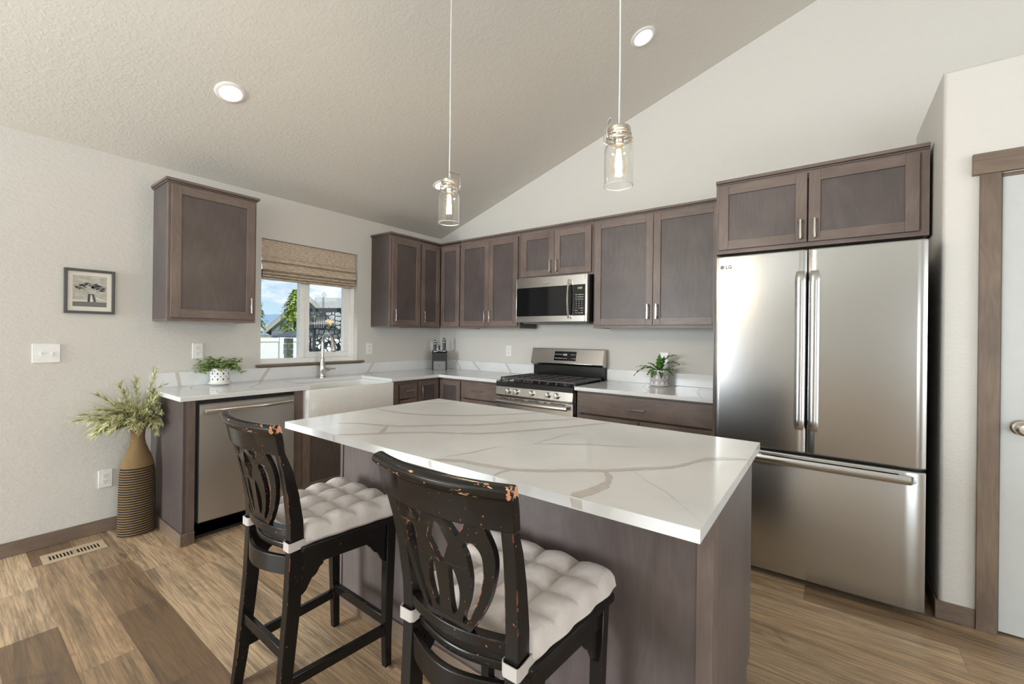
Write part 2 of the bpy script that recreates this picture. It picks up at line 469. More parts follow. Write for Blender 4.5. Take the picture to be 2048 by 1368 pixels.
FONT_CACHE = {}
def text_into(mb, body, size, org, xd, yd, m=0, align='LEFT', depth=.0006, bold=0.0):
    cu = bpy.data.curves.new('lettering', 'FONT'); cu.body = body; cu.size = size; cu.align_x = align; cu.extrude = depth / 2; cu.offset = bold
    ob = bpy.data.objects.new('lettering', cu); COL.objects.link(ob)
    dg = bpy.context.evaluated_depsgraph_get()
    me = bpy.data.meshes.new_from_object(ob.evaluated_get(dg))
    xd, yd, org = Vector(xd), Vector(yd), Vector(org); nd = xd.cross(yd)
    mb.add([org + xd * v.co.x + yd * v.co.y + nd * v.co.z for v in me.vertices], [tuple(p.vertices) for p in me.polygons], m)
    bpy.data.objects.remove(ob); bpy.data.curves.remove(cu); bpy.data.meshes.remove(me)

# two wall systems: L(u, d, z) stands on the window wall (u = y, d = distance from wall), B on the range wall (u = x)
def FL(u, d, z): return (d, u, z)
def FB(u, d, z): return (u, -d, z)
def fbox(mb, F, u0, u1, d0, d1, z0, z1, m=0): return mb.box(F(u0, d0, z0), F(u1, d1, z1), m)

# ------------------------------------------------------------------ room shell
ZC, SL, XR, YB, XE = 2.469, .331, 5.0, -9.0, 10.0
def ceil_z(x): return ZC + SL * (x if x < XR else 2 * XR - x)
WY0, WY1, WZ0, WZ1 = -2.077, -1.1575, 1.045, 2.10
wl = MB()
for y0, y1, z0, z1 in ((YB, -8.3, 0, ZC), (-8.3, -6.1, 0, .6), (-8.3, -6.1, 2.2, ZC), (-6.1, WY0, 0, ZC), (WY1, 0, 0, ZC), (WY0, WY1, 0, WZ0), (WY0, WY1, WZ1, ZC)):
    wl.box((-.16, y0, z0), (0, y1, z1))
struct(wl.build('wall_left', 'wall_paint', smooth=0))
gable = [(-.16, 0), (XE + .16, 0), (XE + .16, ZC), (XR, ZC + SL * XR), (-.16, ZC)]
struct(MB().prism(gable, 0, .16, lambda u, v, d: (u, d, v)).build('wall_back', 'wall_paint', smooth=0))
# wall behind the camera, with a patio door opening and a window opening
wf = MB()
P0, P1, PZ = 5.72, 8.28, 2.25
G0, G1, GZ0, GZ1 = .10, 1.54, .38, 2.42
fy = lambda u, v, d: (u, d, v)
wf.prism([(-.16, 0), (G0, 0), (G0, ceil_z(G0)), (-.16, ZC)], YB - .16, YB, fy)
wf.prism([(G0, 0), (G1, 0), (G1, GZ0), (G0, GZ0)], YB - .16, YB, fy)
wf.prism([(G0, GZ1), (G1, GZ1), (G1, ceil_z(G1)), (G0, ceil_z(G0))], YB - .16, YB, fy)
wf.prism([(G1, 0), (P0, 0), (P0, ceil_z(P0)), (XR, ceil_z(XR)), (G1, ceil_z(G1))], YB - .16, YB, fy)
wf.prism([(P0, PZ), (P1, PZ), (P1, ceil_z(P1)), (P0, ceil_z(P0))], YB - .16, YB, fy)
wf.prism([(P1, 0), (XE + .16, 0), (XE + .16, ZC - SL * .16), (P1, ceil_z(P1))], YB - .16, YB, fy)
struct(wf.build('wall_front', 'wall_paint', smooth=0))
wr = MB()
for y0, y1, z0, z1 in ((YB, -6.3, 0, ZC), (-2.9, 0, 0, ZC), (-6.3, -2.9, 0, .75), (-6.3, -2.9, 2.25, ZC)):
    wr.box((XE, y0, z0), (XE + .16, y1, z1))
struct(wr.build('wall_right', 'wall_paint', smooth=0))
cl_ = MB()
cl_.prism([(-.16, ZC - SL * .16), (XR, ZC + SL * XR), (XR, ZC + SL * XR + .16), (-.16, ZC - SL * .16 + .16)], YB - .16, .16, fy)
cl_.prism([(XR, ZC + SL * XR), (XE + .16, ZC - SL * .16), (XE + .16, ZC - SL * .16 + .16), (XR, ZC + SL * XR + .16)], YB - .16, .16, fy)
struct(cl_.build('ceiling', 'ceiling_paint', smooth=0))
struct(MB().box((-.16, YB - .16, -.12), (XE + .16, .16, 0)).build('floor', 'floor_planks', smooth=0))

# pantry enclosure in the corner: a boxed-in closet that stops below the vault
PX, PY, PTOP = 4.185, -.835, 2.585
DX0, DX1, DZ = 4.375, 5.085, 2.05
pw = MB()
pw.box((PX, PY, 0), (DX0 - .02, PY + .12, PTOP)); pw.box((DX1 + .02, PY, 0), (6.2, PY + .12, PTOP)); pw.box((DX0 - .02, PY, DZ + .015), (DX1 + .02, PY + .12, PTOP))
pw.box((PX, PY + .12, 0), (PX + .12, 0, PTOP)); pw.box((PX + .12, PY + .12, PTOP - .1), (6.2, 0, PTOP)); pw.box((6.08, PY + .12, 0), (6.2, 0, PTOP - .1))
pwo = pw.build('wall_pantry', 'wall_paint', smooth=0)
bmm = bmesh.new(); bmm.from_mesh(pwo.data)
eds = [e for e in bmm.edges if all(abs(v.co.x - PX) < 1e-4 and abs(v.co.y - PY) < 1e-4 for v in e.verts)
       or all(abs(v.co.z - PTOP) < 1e-4 and (abs(v.co.y - PY) < 1e-4) for v in e.verts) and abs(e.verts[0].co.x - e.verts[1].co.x) > .05]
bmesh.ops.bevel(bmm, geom=eds, offset=.018, segments=5, affect='EDGES', profile=.5)
bmm.to_mesh(pwo.data); bmm.free(); pwo.data.shade_smooth(); pwo.data.set_sharp_from_angle(angle=R(30))
struct(pwo)

# pantry door: slab, casing, knob
d1 = MB().box((DX0, PY + .004, .012), (DX1, PY + .042, DZ)).build('door_1', 'door_white', origin=(DX0, PY, 0), bevel=.002)
struct(d1, 'white flat slab pantry door in a brown wooden casing right of the refrigerator', 'door')
kb = MB().lathe([(.034, 0), (.034, .004), (.028, .010), (.014, .013), (.012, .032), (.024, .038), (.030, .048), (.029, .060), (.020, .068), (.0, .070)], (4.437, PY + .004, .932), 28, 0, (0, -1, 0))
kb.build('door_knob', 'nickel', d1)
cs_ = MB()
for x0, x1 in ((4.303, 4.369), (DX1 + .006, DX1 + .072)): cs_.box((x0, PY - .019, 0), (x1, PY - .0005, 2.068))
cas = cs_.build('trim_1', 'trim_wood_z', origin=(4.33, PY, 0), bevel=.0015)
struct(cas, 'brown wooden door casing around the white pantry door', 'trim')
MB().box((4.279, PY - .024, 2.068), (DX1 + .096, PY - .0005, 2.163)).build('header', 'trim_wood_x', cas, bevel=.0015)
jm = MB().box((4.363, PY + .0005, 0), (4.3745, PY + .10, 2.062)).box((DX1 + .0005, PY + .0005, 0), (DX1 + .012, PY + .10, 2.062)).box((4.363, PY + .0005, 2.0505), (DX1 + .012, PY + .10, 2.062))
jm.build('jamb', 'trim_wood_z', cas)

# baseboards
bh, bt = .083, .013
struct(MB().box((.0003, YB, .0005), (bt, -2.806, bh)).build('baseboard_left', 'trim_wood_y', bevel=.002))
struct(MB().box((PX - bt, PY - bt, .0005), (4.3025, PY - .0005, bh)).box((PX - bt, PY, .0005), (PX - .0005, -.0005, bh)).build('baseboard_pantry', 'trim_wood_x', bevel=.002))
struct(MB().box((DX1 + .073, PY - bt, .0005), (6.2, PY - .0005, bh)).box((6.2, -bt, .0005), (XE - .01, -.0005, bh)).build('baseboard_back', 'trim_wood_x', bevel=.002))

# windows behind the camera, never seen but lighting the room: frames and panes
def room_window(name, F, u0, u1, z0, z1, mull):
    fr = MB()
    for a, b, c, d in ((u0, u0 + .06, z0, z1), (u1 - .06, u1, z0, z1), (u0, u1, z0, z0 + .06), (u0, u1, z1 - .06, z1)): fr.box(F(a, -.04, c), F(b, -.11, d))
    for k in mull: fr.box(F(k - .04, -.045, z0), F(k + .04, -.105, z1))
    o = struct(fr.build(name, 'vinyl_white'))
    MB().box(F(u0 + .05, -.07, z0 + .05), F(u1 - .05, -.076, z1 - .05)).build('pane', 'window_glass', o)
room_window('window_2', lambda u, d, z: (u, YB + d, z), P0, P1, 0, PZ, [(P0 + P1) / 2])
room_window('window_3', lambda u, d, z: (u, YB + d, z), G0, G1, GZ0, GZ1, [(G0 + G1) / 2])
room_window('added_window', lambda u, d, z: (d, u, z), -8.3, -6.1, .6, 2.2, [-7.2])  # unseen window invented along with the added left fill
room_window('window_4', lambda u, d, z: (XE - d, u, z), -6.3, -2.9, .75, 2.25, [-4.6])

# kitchen window: vinyl slider, latch, sill
w1 = MB()
fx0, fx1 = -.125, -.055
w1.box((fx0, WY0, WZ0 + .0425), (fx1, WY0 + .022, WZ1 - .0505)); w1.box((fx0, WY1 - .045, WZ0 + .0425), (fx1, WY1, WZ1 - .0505)); w1.box((fx0, WY0, WZ1 - .05), (fx1, WY1, WZ1)); w1.box((fx0, WY0, WZ0), (fx1, WY1, WZ0 + .042))
w1.box((fx0 + .01, -1.715, WZ0 + .0425), (fx1 + .004, -1.672, WZ1 - .0505))
win = w1.build('window_1', 'vinyl_white', origin=(0, (WY0 + WY1) / 2, WZ0), bevel=.003)
struct(win, 'white vinyl sliding kitchen window above the farmhouse sink', 'window')
sh = MB(); sa, sb, sz0, sz1 = -1.668, -1.204, WZ0 + .043, WZ1 - .052
sh.box((-.112, sa, sz0 + .0505), (-.068, sa + .050, sz1 - .0505)); sh.box((-.112, sb - .062, sz0 + .0505), (-.068, sb, sz1 - .0505)); sh.box((-.112, sa, sz0), (-.068, sb, sz0 + .050)); sh.box((-.112, sa, sz1 - .05), (-.068, sb, sz1))
sho = sh.build('sash', 'vinyl_white', win, bevel=.003)
MB().box((-.094, sa + .04, sz0 + .04), (-.088, sb - .05, sz1 - .04)).build('pane', 'window_glass', sho)
MB().box((-.094, WY0 + .02, WZ0 + .04), (-.088, -1.705, WZ1 - .05)).build('pane', 'window_glass', win)
la = MB().box((-.052, -1.705, 1.615), (-.040, -1.680, 1.665)).tube([(-.045, -1.693, 1.66), (-.028, -1.690, 1.652), (-.024, -1.688, 1.628), (-.034, -1.688, 1.610)], .005, 8)
la.build('latch', 'vinyl_white', win, bevel=.002)
sl = MB().box((-.053, WY0 - .0, 1.0215), (.0, WY1, 1.0445)).box((.0004, -2.118, 1.026), (.038, -1.089, 1.045)).box((.0004, -2.105, 1.0185), (.022, -1.102, 1.026))
struct(sl.build('trim_2', 'trim_wood_y', origin=(.01, -1.6, 1.03), bevel=.004), 'dark wooden window sill ledge over the quartz backsplash', 'trim')

# roman shade: woven cloth with folds
def extr_profile(mb, prof, y0, y1, thick, bulge, n=28, m=0):
    prof = [Vector((p[0], 0, p[1])) for p in prof]
    rings = []
    N = len(prof)
    nor = []
    for i in range(N):
        d = prof[min(i + 1, N - 1)] - prof[max(i - 1, 0)]; nor.append(Vector((d.z, 0, -d.x)).normalized())
    for k in range(n + 1):
        y = y0 + (y1 - y0) * k / n
        e = max(0, 1 - (y1 - y) / .05)
        off = lambda i: Vector((0, y - e * bulge * (i / N), e * bulge * .4 * (i / N)))
        a = [p + off(i) for i, p in enumerate(prof)]
        b = [p + nor[i] * thick + off(i) for i, p in enumerate(prof)]
        rings.append(a + b[::-1])
    mb.loops(rings, m)
sp = []
def fold(z_top, z_bot, depth, n=8):
    for i in range(n + 1):
        t = i / n
        sp.append((-.030 + depth * (math.sin(PI * .5 * t ** .8) if t < .97 else .55), z_top + (z_bot - z_top) * t))
sp += [(-.030, 2.097), (-.028, 2.03), (-.026, 1.965)]
fold(1.955, 1.915, .028); fold(1.912, 1.836, .036); fold(1.832, 1.806, .034, 5); fold(1.803, 1.783, .033, 5); fold(1.780, 1.760, .030, 5)
sm_ = MB(); extr_profile(sm_, sp, WY0 + .006, WY1 - .012, -.003, .02)
tag(sm_.build('roman_shade', 'woven_shade', origin=(-.03, -1.62, 2.09), smooth=40), 'brown woven roman shade half raised at the kitchen window', 'window shade')

# ------------------------------------------------------------------ ceiling lights
TH = math.atan(SL)
NRM = Vector((math.sin(TH), 0, -math.cos(TH)))
def downlight(x, y, label, r=.083):
    p = Vector((x, y, ceil_z(x)))
    t = thing('recessed_light', label, 'ceiling light', p, 'recessed ceiling lights')
    MB().lathe([(r * .72, .0005), (r * .74, .009), (r * .9, .008), (r * .99, .004), (r, .0005)], p, 40, 0, NRM, caps=False).build('trim_ring', 'white_plastic', t)
    MB().lathe([(r * .73, .001), (r * .73, .0055), (.0, .0065)], p, 36, 0, NRM).build('diffuser', 'downlight_glow', t)
downlight(.87, -2.652, 'lit recessed ceiling light above the single wall cabinet')
downlight(2.724, -.794, 'lit recessed ceiling light above the refrigerator side of the range wall, highest of three')
downlight(.807, -.805, 'recessed ceiling light half hidden behind the pendant nearer the corner')
for x, y in ((2.7, -4.4), (.9, -4.6), (2.7, -6.6), (7.2, -3.4), (7.2, -6.0)):
    downlight(x, y, 'recessed ceiling light over the room behind the island')

# ------------------------------------------------------------------ cabinets
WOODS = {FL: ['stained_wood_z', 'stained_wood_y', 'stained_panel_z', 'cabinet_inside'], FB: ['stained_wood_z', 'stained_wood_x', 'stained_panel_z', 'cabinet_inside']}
def shaker(F, parent, u0, u1, d, z0, z1, handle=None, sw=.056, th=.020, name='door', flat=False):
    mb = MB()
    if flat:
        fbox(mb, F, u0, u1, d + .001, d + th, z0, z1, 1)
    else:
        fbox(mb, F, u0, u0 + sw, d + .001, d + th, z0, z1, 0); fbox(mb, F, u1 - sw, u1, d + .001, d + th, z0, z1, 0)
        fbox(mb, F, u0 + sw, u1 - sw, d + .001, d + th, z0, z0 + sw, 1); fbox(mb, F, u0 + sw, u1 - sw, d + .001, d + th, z1 - sw, z1, 1)
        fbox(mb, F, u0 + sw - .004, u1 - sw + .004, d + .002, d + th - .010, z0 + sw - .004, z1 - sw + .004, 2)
    o = mb.build(name, WOODS[F], parent, bevel=.0016, smooth=0)
    if handle: pull(F, o, d + th, *handle)
    return o
def pull(F, parent, d, u, z, ln=.115, vert=True):
    mb = MB(); w = .0045
    if vert:
        fbox(mb, F, u - w, u + w, d + .026, d + .034, z - ln / 2, z + ln / 2)
        for q in (-1, 1): fbox(mb, F, u - w, u + w, d - .0005, d + .027, z + q * (ln / 2 - .009) - .0085, z + q * (ln / 2 - .009) + .0085 if q < 0 else z + ln / 2)
    else:
        fbox(mb, F, u - ln / 2, u + ln / 2, d + .026, d + .034, z - w, z + w)
        for q in (-1, 1): fbox(mb, F, u + q * (ln / 2 - .009) - .0045, u + q * (ln / 2 - .009) + .0045, d - .0005, d + .027, z - w, z + w)
    o = mb.build('handle', 'handle_nickel', parent, bevel=.001)
    return o
ZB, ZT, CT = 1.383, 2.295, 2.322
DU = .305
def carcass(F, t, u0, u1, d, z0, z1, wall=.0008):
    mb = MB(); fbox(mb, F, u0 + .0006, u1 - .0006, wall, d - .019, z0 + .012, z1, 2)
    fbox(mb, F, u0 + .0006, u0 + .038, d - .019, d, z0, z1, 0); fbox(mb, F, u1 - .038, u1 - .0006, d - .019, d, z0, z1, 0)
    fbox(mb, F, u0 + .038, u1 - .038, d - .019, d, z0, z0 + .038, 1); fbox(mb, F, u0 + .038, u1 - .038, d - .019, d, z1 - .045, z1, 1)
    fbox(mb, F, u0 + .036, u1 - .036, d - .03, d - .012, z0 + .03, z1 - .03, 3)
    fbox(mb, F, u0 + .0006, u0 + .016, wall, d - .019, z0, z0 + .013, 0); fbox(mb, F, u1 - .016, u1 - .0006, wall, d - .019, z0, z0 + .013, 0)
    return mb.build('body', WOODS[F], t, smooth=0)
def crown(F, t, u0, u1, d, z0=ZT, z1=CT, e0=0, e1=0):
    mb = MB(); fbox(mb, F, u0 - e0 + .0006, u1 + e1 - .0006, .0008, d + .022, z0 + .010, z1, 1); fbox(mb, F, u0 - e0 * .5 + .0006, u1 + e1 * .5 - .0006, .0008, d + .008, z0, z0 + .010, 3)
    mb.build('crown_board', WOODS[F], t, bevel=.002, smooth=0)

# single upper left of the window
t = thing('wall_cabinet', 'dark stained single door wall cabinet alone to the left of the window', 'cabinet', (0, -2.53, ZB))
carcass(FL, t, -2.802, -2.252, DU, ZB, ZT); crown(FL, t, -2.802, -2.252, DU, e0=.018, e1=.018)
shaker(FL, t, -2.786, -2.268, DU, 1.405, 2.28, (-2.300, 1.508))
# upper right of the window
t = thing('wall_cabinet', 'dark stained narrow wall cabinet right of the window with an exposed side panel', 'cabinet', (0, -.80, ZB))
carcass(FL, t, -.997, -.606, DU, ZB, ZT); crown(FL, t, -.997, -.606, DU, e0=.018)
shaker(FL, t, -.981, -.617, DU, 1.402, 2.268, (-.955, 1.500))
# corner upper
t = thing('corner_wall_cabinet', 'dark stained corner wall cabinet with a folding pair of narrow doors', 'cabinet', (0, 0, ZB))
mb = MB(); mb.box((.0008, -.6045, ZB + .012), (DU - .019, -.0008, ZT), 2).box((DU - .019, -DU + .019, ZB + .012), (.6125, -.0008, ZT), 2)
mb.box((DU - .019, -.6045, ZB), (DU, -.590, ZT), 0).box((.599, -DU, ZB), (.6125, -DU + .019, ZT), 0)
mb.box((DU - .019, -.590, ZB), (DU, -DU, ZB + .03), 1).box((DU - .019, -.590, ZT - .04), (DU, -DU, ZT), 1).box((DU - .018, -DU, ZB), (.599, -DU + .019, ZB + .03), 1).box((DU - .018, -DU, ZT - .04), (.599, -DU + .019, ZT), 1)
mb.build('body', ['stained_wood_z', 'stained_wood_x', 'stained_panel_z'], t, smooth=0)
mb = MB().box((.0008, -.6045, ZT + .010), (DU + .022, -.0008, CT), 1).box((DU + .022, -DU - .022, ZT + .010), (.6125, -.0008, CT), 1).box((.0008, -.6045, ZT), (DU + .008, -.0008, ZT + .01), 0).box((DU + .008, -DU - .008, ZT), (.6125, -.0008, ZT + .01), 0)
mb.build('crown_board', ['toe_kick', 'stained_wood_x'], t, smooth=0)
shaker(FL, t, -.599, -.331, DU, 1.402, 2.268, (-.573, 1.500), sw=.050)
shaker(FB, t, .333, .604, DU, 1.402, 2.268, None, sw=.050)
# two-door upper
t = thing('wall_cabinet', 'dark stained two door wall cabinet between the corner cabinet and the microwave', 'cabinet', (1.0, 0, ZB))
carcass(FB, t, .614, 1.384, DU, ZB, ZT); crown(FB, t, .614, 1.384, DU)
shaker(FB, t, .624, 1.0075, DU, 1.402, 2.268, (.977, 1.500)); shaker(FB, t, 1.0105, 1.366, DU, 1.402, 2.268, (1.040, 1.500))
# cabinet over the microwave
t = thing('wall_cabinet', 'short dark stained two door cabinet above the microwave', 'cabinet', (1.77, 0, 1.846))
carcass(FB, t, 1.3845, 2.1495, DU, 1.846, ZT); crown(FB, t, 1.3845, 2.1495, DU)
shaker(FB, t, 1.408, 1.7665, DU, 1.866, 2.268, (1.735, 1.945), sw=.058); shaker(FB, t, 1.7695, 2.130, DU, 1.866, 2.268, (1.801, 1.945), sw=.058)
# large two-door upper
t = thing('wall_cabinet', 'tall dark stained two door wall cabinet between the microwave and refrigerator', 'cabinet', (2.65, 0, ZB))
carcass(FB, t, 2.150, 3.158, DU, ZB, ZT); crown(FB, t, 2.150, 3.158, DU)
shaker(FB, t, 2.166, 2.6565, DU, 1.408, 2.276, (2.624, 1.512)); shaker(FB, t, 2.6595, 3.142, DU, 1.408, 2.276, (2.692, 1.512))
# over the fridge
t = thing('wall_cabinet', 'deep dark stained two door cabinet over the refrigerator', 'cabinet', (3.67, 0, 1.858))
carcass(FB, t, 3.160, 4.170, .61, 1.858, 2.305); crown(FB, t, 3.160, 4.170, .61, 2.305, 2.334, e0=0.0)
shaker(FB, t, 3.180, 3.650, .61, 1.882, 2.290, (3.620, 1.955)); shaker(FB, t, 3.658, 4.130, .61, 1.882, 2.290, (3.688, 1.955))

# ------------------------------------------------------------------ base cabinets
DB, ZBT = .61, .884
def base_body(F, t, u0, u1, d=DB, z1=ZBT, z0=.10, stile=.038, kick=True):
    mb = MB(); fbox(mb, F, u0 + .0006, u1 - .0006, .0008, d - .019, z0, z1, 2)
    fbox(mb, F, u0 + .0006, u0 + stile, d - .019, d, z0, z1, 0); fbox(mb, F, u1 - stile, u1 - .0006, d - .019, d, z0, z1, 0)
    fbox(mb, F, u0 + stile, u1 - stile, d - .019, d, z0, z0 + .03, 1); fbox(mb, F, u0 + stile, u1 - stile, d - .019, d, z1 - .04, z1, 1)
    mb.build('body', WOODS[F], t, smooth=0)
    if kick:
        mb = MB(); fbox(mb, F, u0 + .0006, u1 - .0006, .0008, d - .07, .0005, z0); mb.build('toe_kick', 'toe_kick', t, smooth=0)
# end panel unit beside the dishwasher
t = thing('end_cabinet_panel', 'dark stained end panel of the counter run beside the rope vase', 'cabinet panel', (.3, -2.77, 0))
mb = MB().box((.0140, -2.800, .0005), (.630, -2.784, ZBT), 2).box((.612, -2.784, .0005), (.630, -2.736, ZBT), 0).box((.0008, -2.800, .09), (.0140, -2.784, ZBT), 2)
mb.build('panel', WOODS[FL], t, smooth=0)
MB().box((.0140, -2.812, .0005), (.642, -2.8005, .075)).box((.6305, -2.8005, .0005), (.642, -2.736, .075)).build('base_shoe', 'trim_wood_x', t, bevel=.002)
# sink base
t = thing('sink_base_cabinet', 'dark stained base cabinet under the white farmhouse sink', 'cabinet', (.3, -1.64, 0))
mb = MB(); fbox(mb, FL, -2.103, -1.2195, .0008, DB - .019, .10, .60, 2)
for u0, u1, m_ in ((-2.103, -2.037, 0), (-1.224, -1.2195, 0)): fbox(mb, FL, u0, u1, .0008, DB, .10, ZBT, m_)
fbox(mb, FL, -2.037, -1.224, DB - .019, DB, .10, .13, 1); fbox(mb, FL, -2.037, -1.224, DB - .019, DB, .60, .645, 1)
mb.build('body', WOODS[FL], t, smooth=0)
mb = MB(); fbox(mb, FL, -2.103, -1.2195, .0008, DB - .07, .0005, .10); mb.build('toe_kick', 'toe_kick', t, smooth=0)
shaker(FL, t, -2.040, -1.640, DB, .118, .628, (-1.672, .56)); shaker(FL, t, -1.636, -1.236, DB, .118, .628, (-1.604, .56))
# drawer base right of the sink
t = thing('drawer_base_cabinet', 'narrow dark stained base cabinet right of the sink with a top drawer', 'cabinet', (.3, -1.06, 0))
base_body(FL, t, -1.219, -.9125, stile=.09)
shaker(FL, t, -1.126, -.918, DB, .716, .850, (-1.022, .787, .105, False), name='drawer', flat=True); shaker(FL, t, -1.126, -.918, DB, .118, .704, (-.948, .60))
# corner base
t = thing('corner_base_cabinet', 'dark stained corner base cabinet under the knife block with folding doors', 'cabinet', (0, 0, 0))
mb = MB().box((.0008, -.912, .10), (DB - .019, -.0008, ZBT), 2).box((DB - .019, -DB + .019, .10), (.920, -.0008, ZBT), 2).box((DB - .019, -.912, .10), (DB, -.897, ZBT), 0).box((.908, -DB, .10), (.920, -DB + .019, ZBT), 0)
mb.box((DB - .019, -.897, ZBT - .02), (DB, -DB, ZBT), 1).box((DB - .018, -DB, ZBT - .02), (.908, -DB + .019, ZBT), 1)
mb.build('body', ['stained_wood_z', 'stained_wood_x', 'stained_panel_z'], t, smooth=0)
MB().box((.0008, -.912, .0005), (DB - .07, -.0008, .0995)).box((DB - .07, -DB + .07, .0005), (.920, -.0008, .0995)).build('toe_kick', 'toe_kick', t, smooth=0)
shaker(FL, t, -.902, -.634, DB, .118, .864, (-.874, .757), sw=.05); shaker(FB, t, .638, .914, DB, .118, .864, None, sw=.05)
# drawers left of the range
t = thing('drawer_base_cabinet', 'dark stained drawer base cabinet between the corner and the range', 'cabinet', (1.15, 0, 0))
base_body(FB, t, .9215, 1.379)
for z0, z1 in ((.712, .866), (.42, .698), (.118, .406)): shaker(FB, t, .930, 1.366, DB, z0, z1, (1.148, (z0 + z1) / 2, .115, False), name='drawer', flat=True)
# base right of the range
t = thing('base_cabinet', 'wide dark stained base cabinet between the range and refrigerator with one long drawer', 'cabinet', (2.66, 0, 0))
base_body(FB, t, 2.160, 3.172)
shaker(FB, t, 2.176, 3.158, DB, .712, .868, (2.658, .782, .115, False), name='drawer', flat=True)
shaker(FB, t, 2.176, 2.664, DB, .118, .698, (2.635, .60)); shaker(FB, t, 2.670, 3.158, DB, .118, .698, (2.70, .60))

# ------------------------------------------------------------------ countertops
CZ0, CZ1, DC = .885, .914, .655
def vein_strip(mb, Lp, Rp, fn, m=1):
    n = len(Lp)
    vs = [fn(p) for p in Lp] + [fn(p) for p in Rp]
    mb.add(vs, [(i, i + 1, n + i + 1, n + i) for i in range(n - 1)], m)
SY0, SY1 = -1.998, -1.244
t = thing('countertop', 'white veined quartz countertop running under the window and round the corner', 'countertop', (.3, -1.4, CZ0))
mb = MB()
zz = lambda u, v, d: (u, v, d)
poly = [(.0008, -2.824), (DC, -2.824), (DC, SY0), (.215, SY0), (.215, SY1), (DC, SY1), (DC, -DC), (1.380, -DC), (1.380, -.0008), (.0008, -.0008)]
mb.prism(poly, CZ0, CZ1, zz)
slab = mb
rv = random.Random(3)
def flat_vein(mb, pts, w):
    Lp, Rp = [], []
    for i, p in enumerate(pts):
        d = Vector(pts[min(i + 1, len(pts) - 1)]) - Vector(pts[max(i - 1, 0)]); d.normalize(); n = Vector((-d.y, d.x)); k = w * (.5 + .5 * rv.random())
        Lp.append((p[0] + n.x * k, p[1] + n.y * k)); Rp.append((p[0] - n.x * k, p[1] - n.y * k))
    vein_strip(mb, Lp, Rp, lambda q: (q[0], q[1], CZ1 + .0002))
for pts, wv in (([(.03, -2.64), (.12, -2.60), (.24, -2.64), (.40, -2.55), (.652, -2.60)], .011), ([(.03, -2.08), (.10, -2.13), (.26, -2.19), (.44, -2.34), (.652, -2.36)], .012),
                ([(.03, -1.04), (.14, -1.08), (.26, -1.16), (.40, -1.20), (.652, -1.16)], .012), ([(.36, -.03), (.40, -.16), (.52, -.30), (.56, -.48), (.70, -.652)], .009), ([(.655, -.03), (.72, -.2), (.80, -.42), (.84, -.652)], .010)):
    flat_vein(mb, pts, wv)
mb.build('slab', ['quartz', 'quartz_vein'], t, bevel=.003, smooth=0)
mb = MB().box((.0008, -2.800, CZ1 + .0003), (.020, -.0008, 1.018)).box((.020, -.020, CZ1 + .0003), (1.380, -.0008, 1.018))
for a in [(-2.670, 1.02, -2.647, 1.023), (-2.652, .918, -2.629, .920)], [(-2.026, 1.013, -1.998, 1.013), (-2.092, .918, -2.064, .918)], [(-.986, 1.013, -.960, 1.013), (-1.056, .918, -1.030, .918)]:
    (y0, z0, y1, z1), (y2, z2, y3, z3) = a; mb.add([(.0203, y0, 1.0165), (.0203, y1, 1.0165), (.0203, y3, .916), (.0203, y2, .916)], [(0, 1, 2, 3)], 1)
for x0, x1, x2, x3 in ((.286, .310, .348, .375), (.534, .564, .640, .672), (.998, 1.026, 1.069, 1.100), (.155, .175, .205, .228)):
    zt_ = 1.0165 if x0 > .2 else .96
    mb.add([(x0, -.0203, zt_), (x1, -.0203, zt_), (x3, -.0203, .916), (x2, -.0203, .916)], [(0, 1, 2, 3)], 1)
mb.build('backsplash', ['quartz', 'quartz_vein'], t, bevel=.002, smooth=0)
t = thing('countertop', 'short white quartz countertop between the range and the refrigerator', 'countertop', (2.66, -.3, CZ0))
mb = MB().box((2.158, -DC, CZ0), (3.176, -.0008, CZ1))
flat_vein(mb, [(2.30, -.03), (2.34, -.2), (2.30, -.42), (2.26, -.652)], .008); flat_vein(mb, [(2.52, -.03), (2.58, -.3), (2.70, -.50), (2.72, -.652)], .008); flat_vein(mb, [(2.95, -.05), (3.0, -.35), (3.09, -.652)], .009)
mb.build('slab', ['quartz', 'quartz_vein'], t, bevel=.003, smooth=0)
MB().box((2.158, -.020, CZ1 + .0003), (3.176, -.0008, 1.018)).build('backsplash', 'quartz', t, bevel=.002, smooth=0)

# ------------------------------------------------------------------ farmhouse sink and faucet
t = thing('farmhouse_sink', 'white apron front farmhouse sink below the window', 'sink', (.4, -1.63, .65))
mb = MB(); X0, X1, Y0, Y1, Z0, Z1 = .200, .672, -2.034, -1.2265, .650, .884
iw = .022
def rrect(x0, x1, y0, y1, r, z, n=5):
    pts = []
    for cx, cy, a in ((x1 - r, y1 - r, 0), (x0 + r, y1 - r, 90), (x0 + r, y0 + r, 180), (x1 - r, y0 + r, 270)):
        for k in range(n + 1): pts.append((cx + r * math.cos(R(a + 90 * k / n)), cy + r * math.sin(R(a + 90 * k / n)), z))
    return pts
out = [rrect(X0, X1, Y0, Y1, .018, Z0), rrect(X0, X1, Y0, Y1, .018, Z0 + .01), rrect(X0, X1, Y0, Y1, .018, Z1 - .006), rrect(X0 + .004, X1 - .004, Y0 + .004, Y1 - .004, .016, Z1),
       rrect(X0 + iw - .004, X1 - iw + .004, Y0 + iw - .004, Y1 - iw + .004, .03, Z1), rrect(X0 + iw, X1 - iw, Y0 + iw, Y1 - iw, .03, Z1 - .005), rrect(X0 + iw, X1 - iw, Y0 + iw, Y1 - iw, .03, Z0 + .05), rrect(X0 + iw + .02, X1 - iw - .02, Y0 + iw + .02, Y1 - iw - .02, .03, Z0 + .03)]
mb.loops(out)
mb.build('basin', 'sink_white', t, smooth=35)
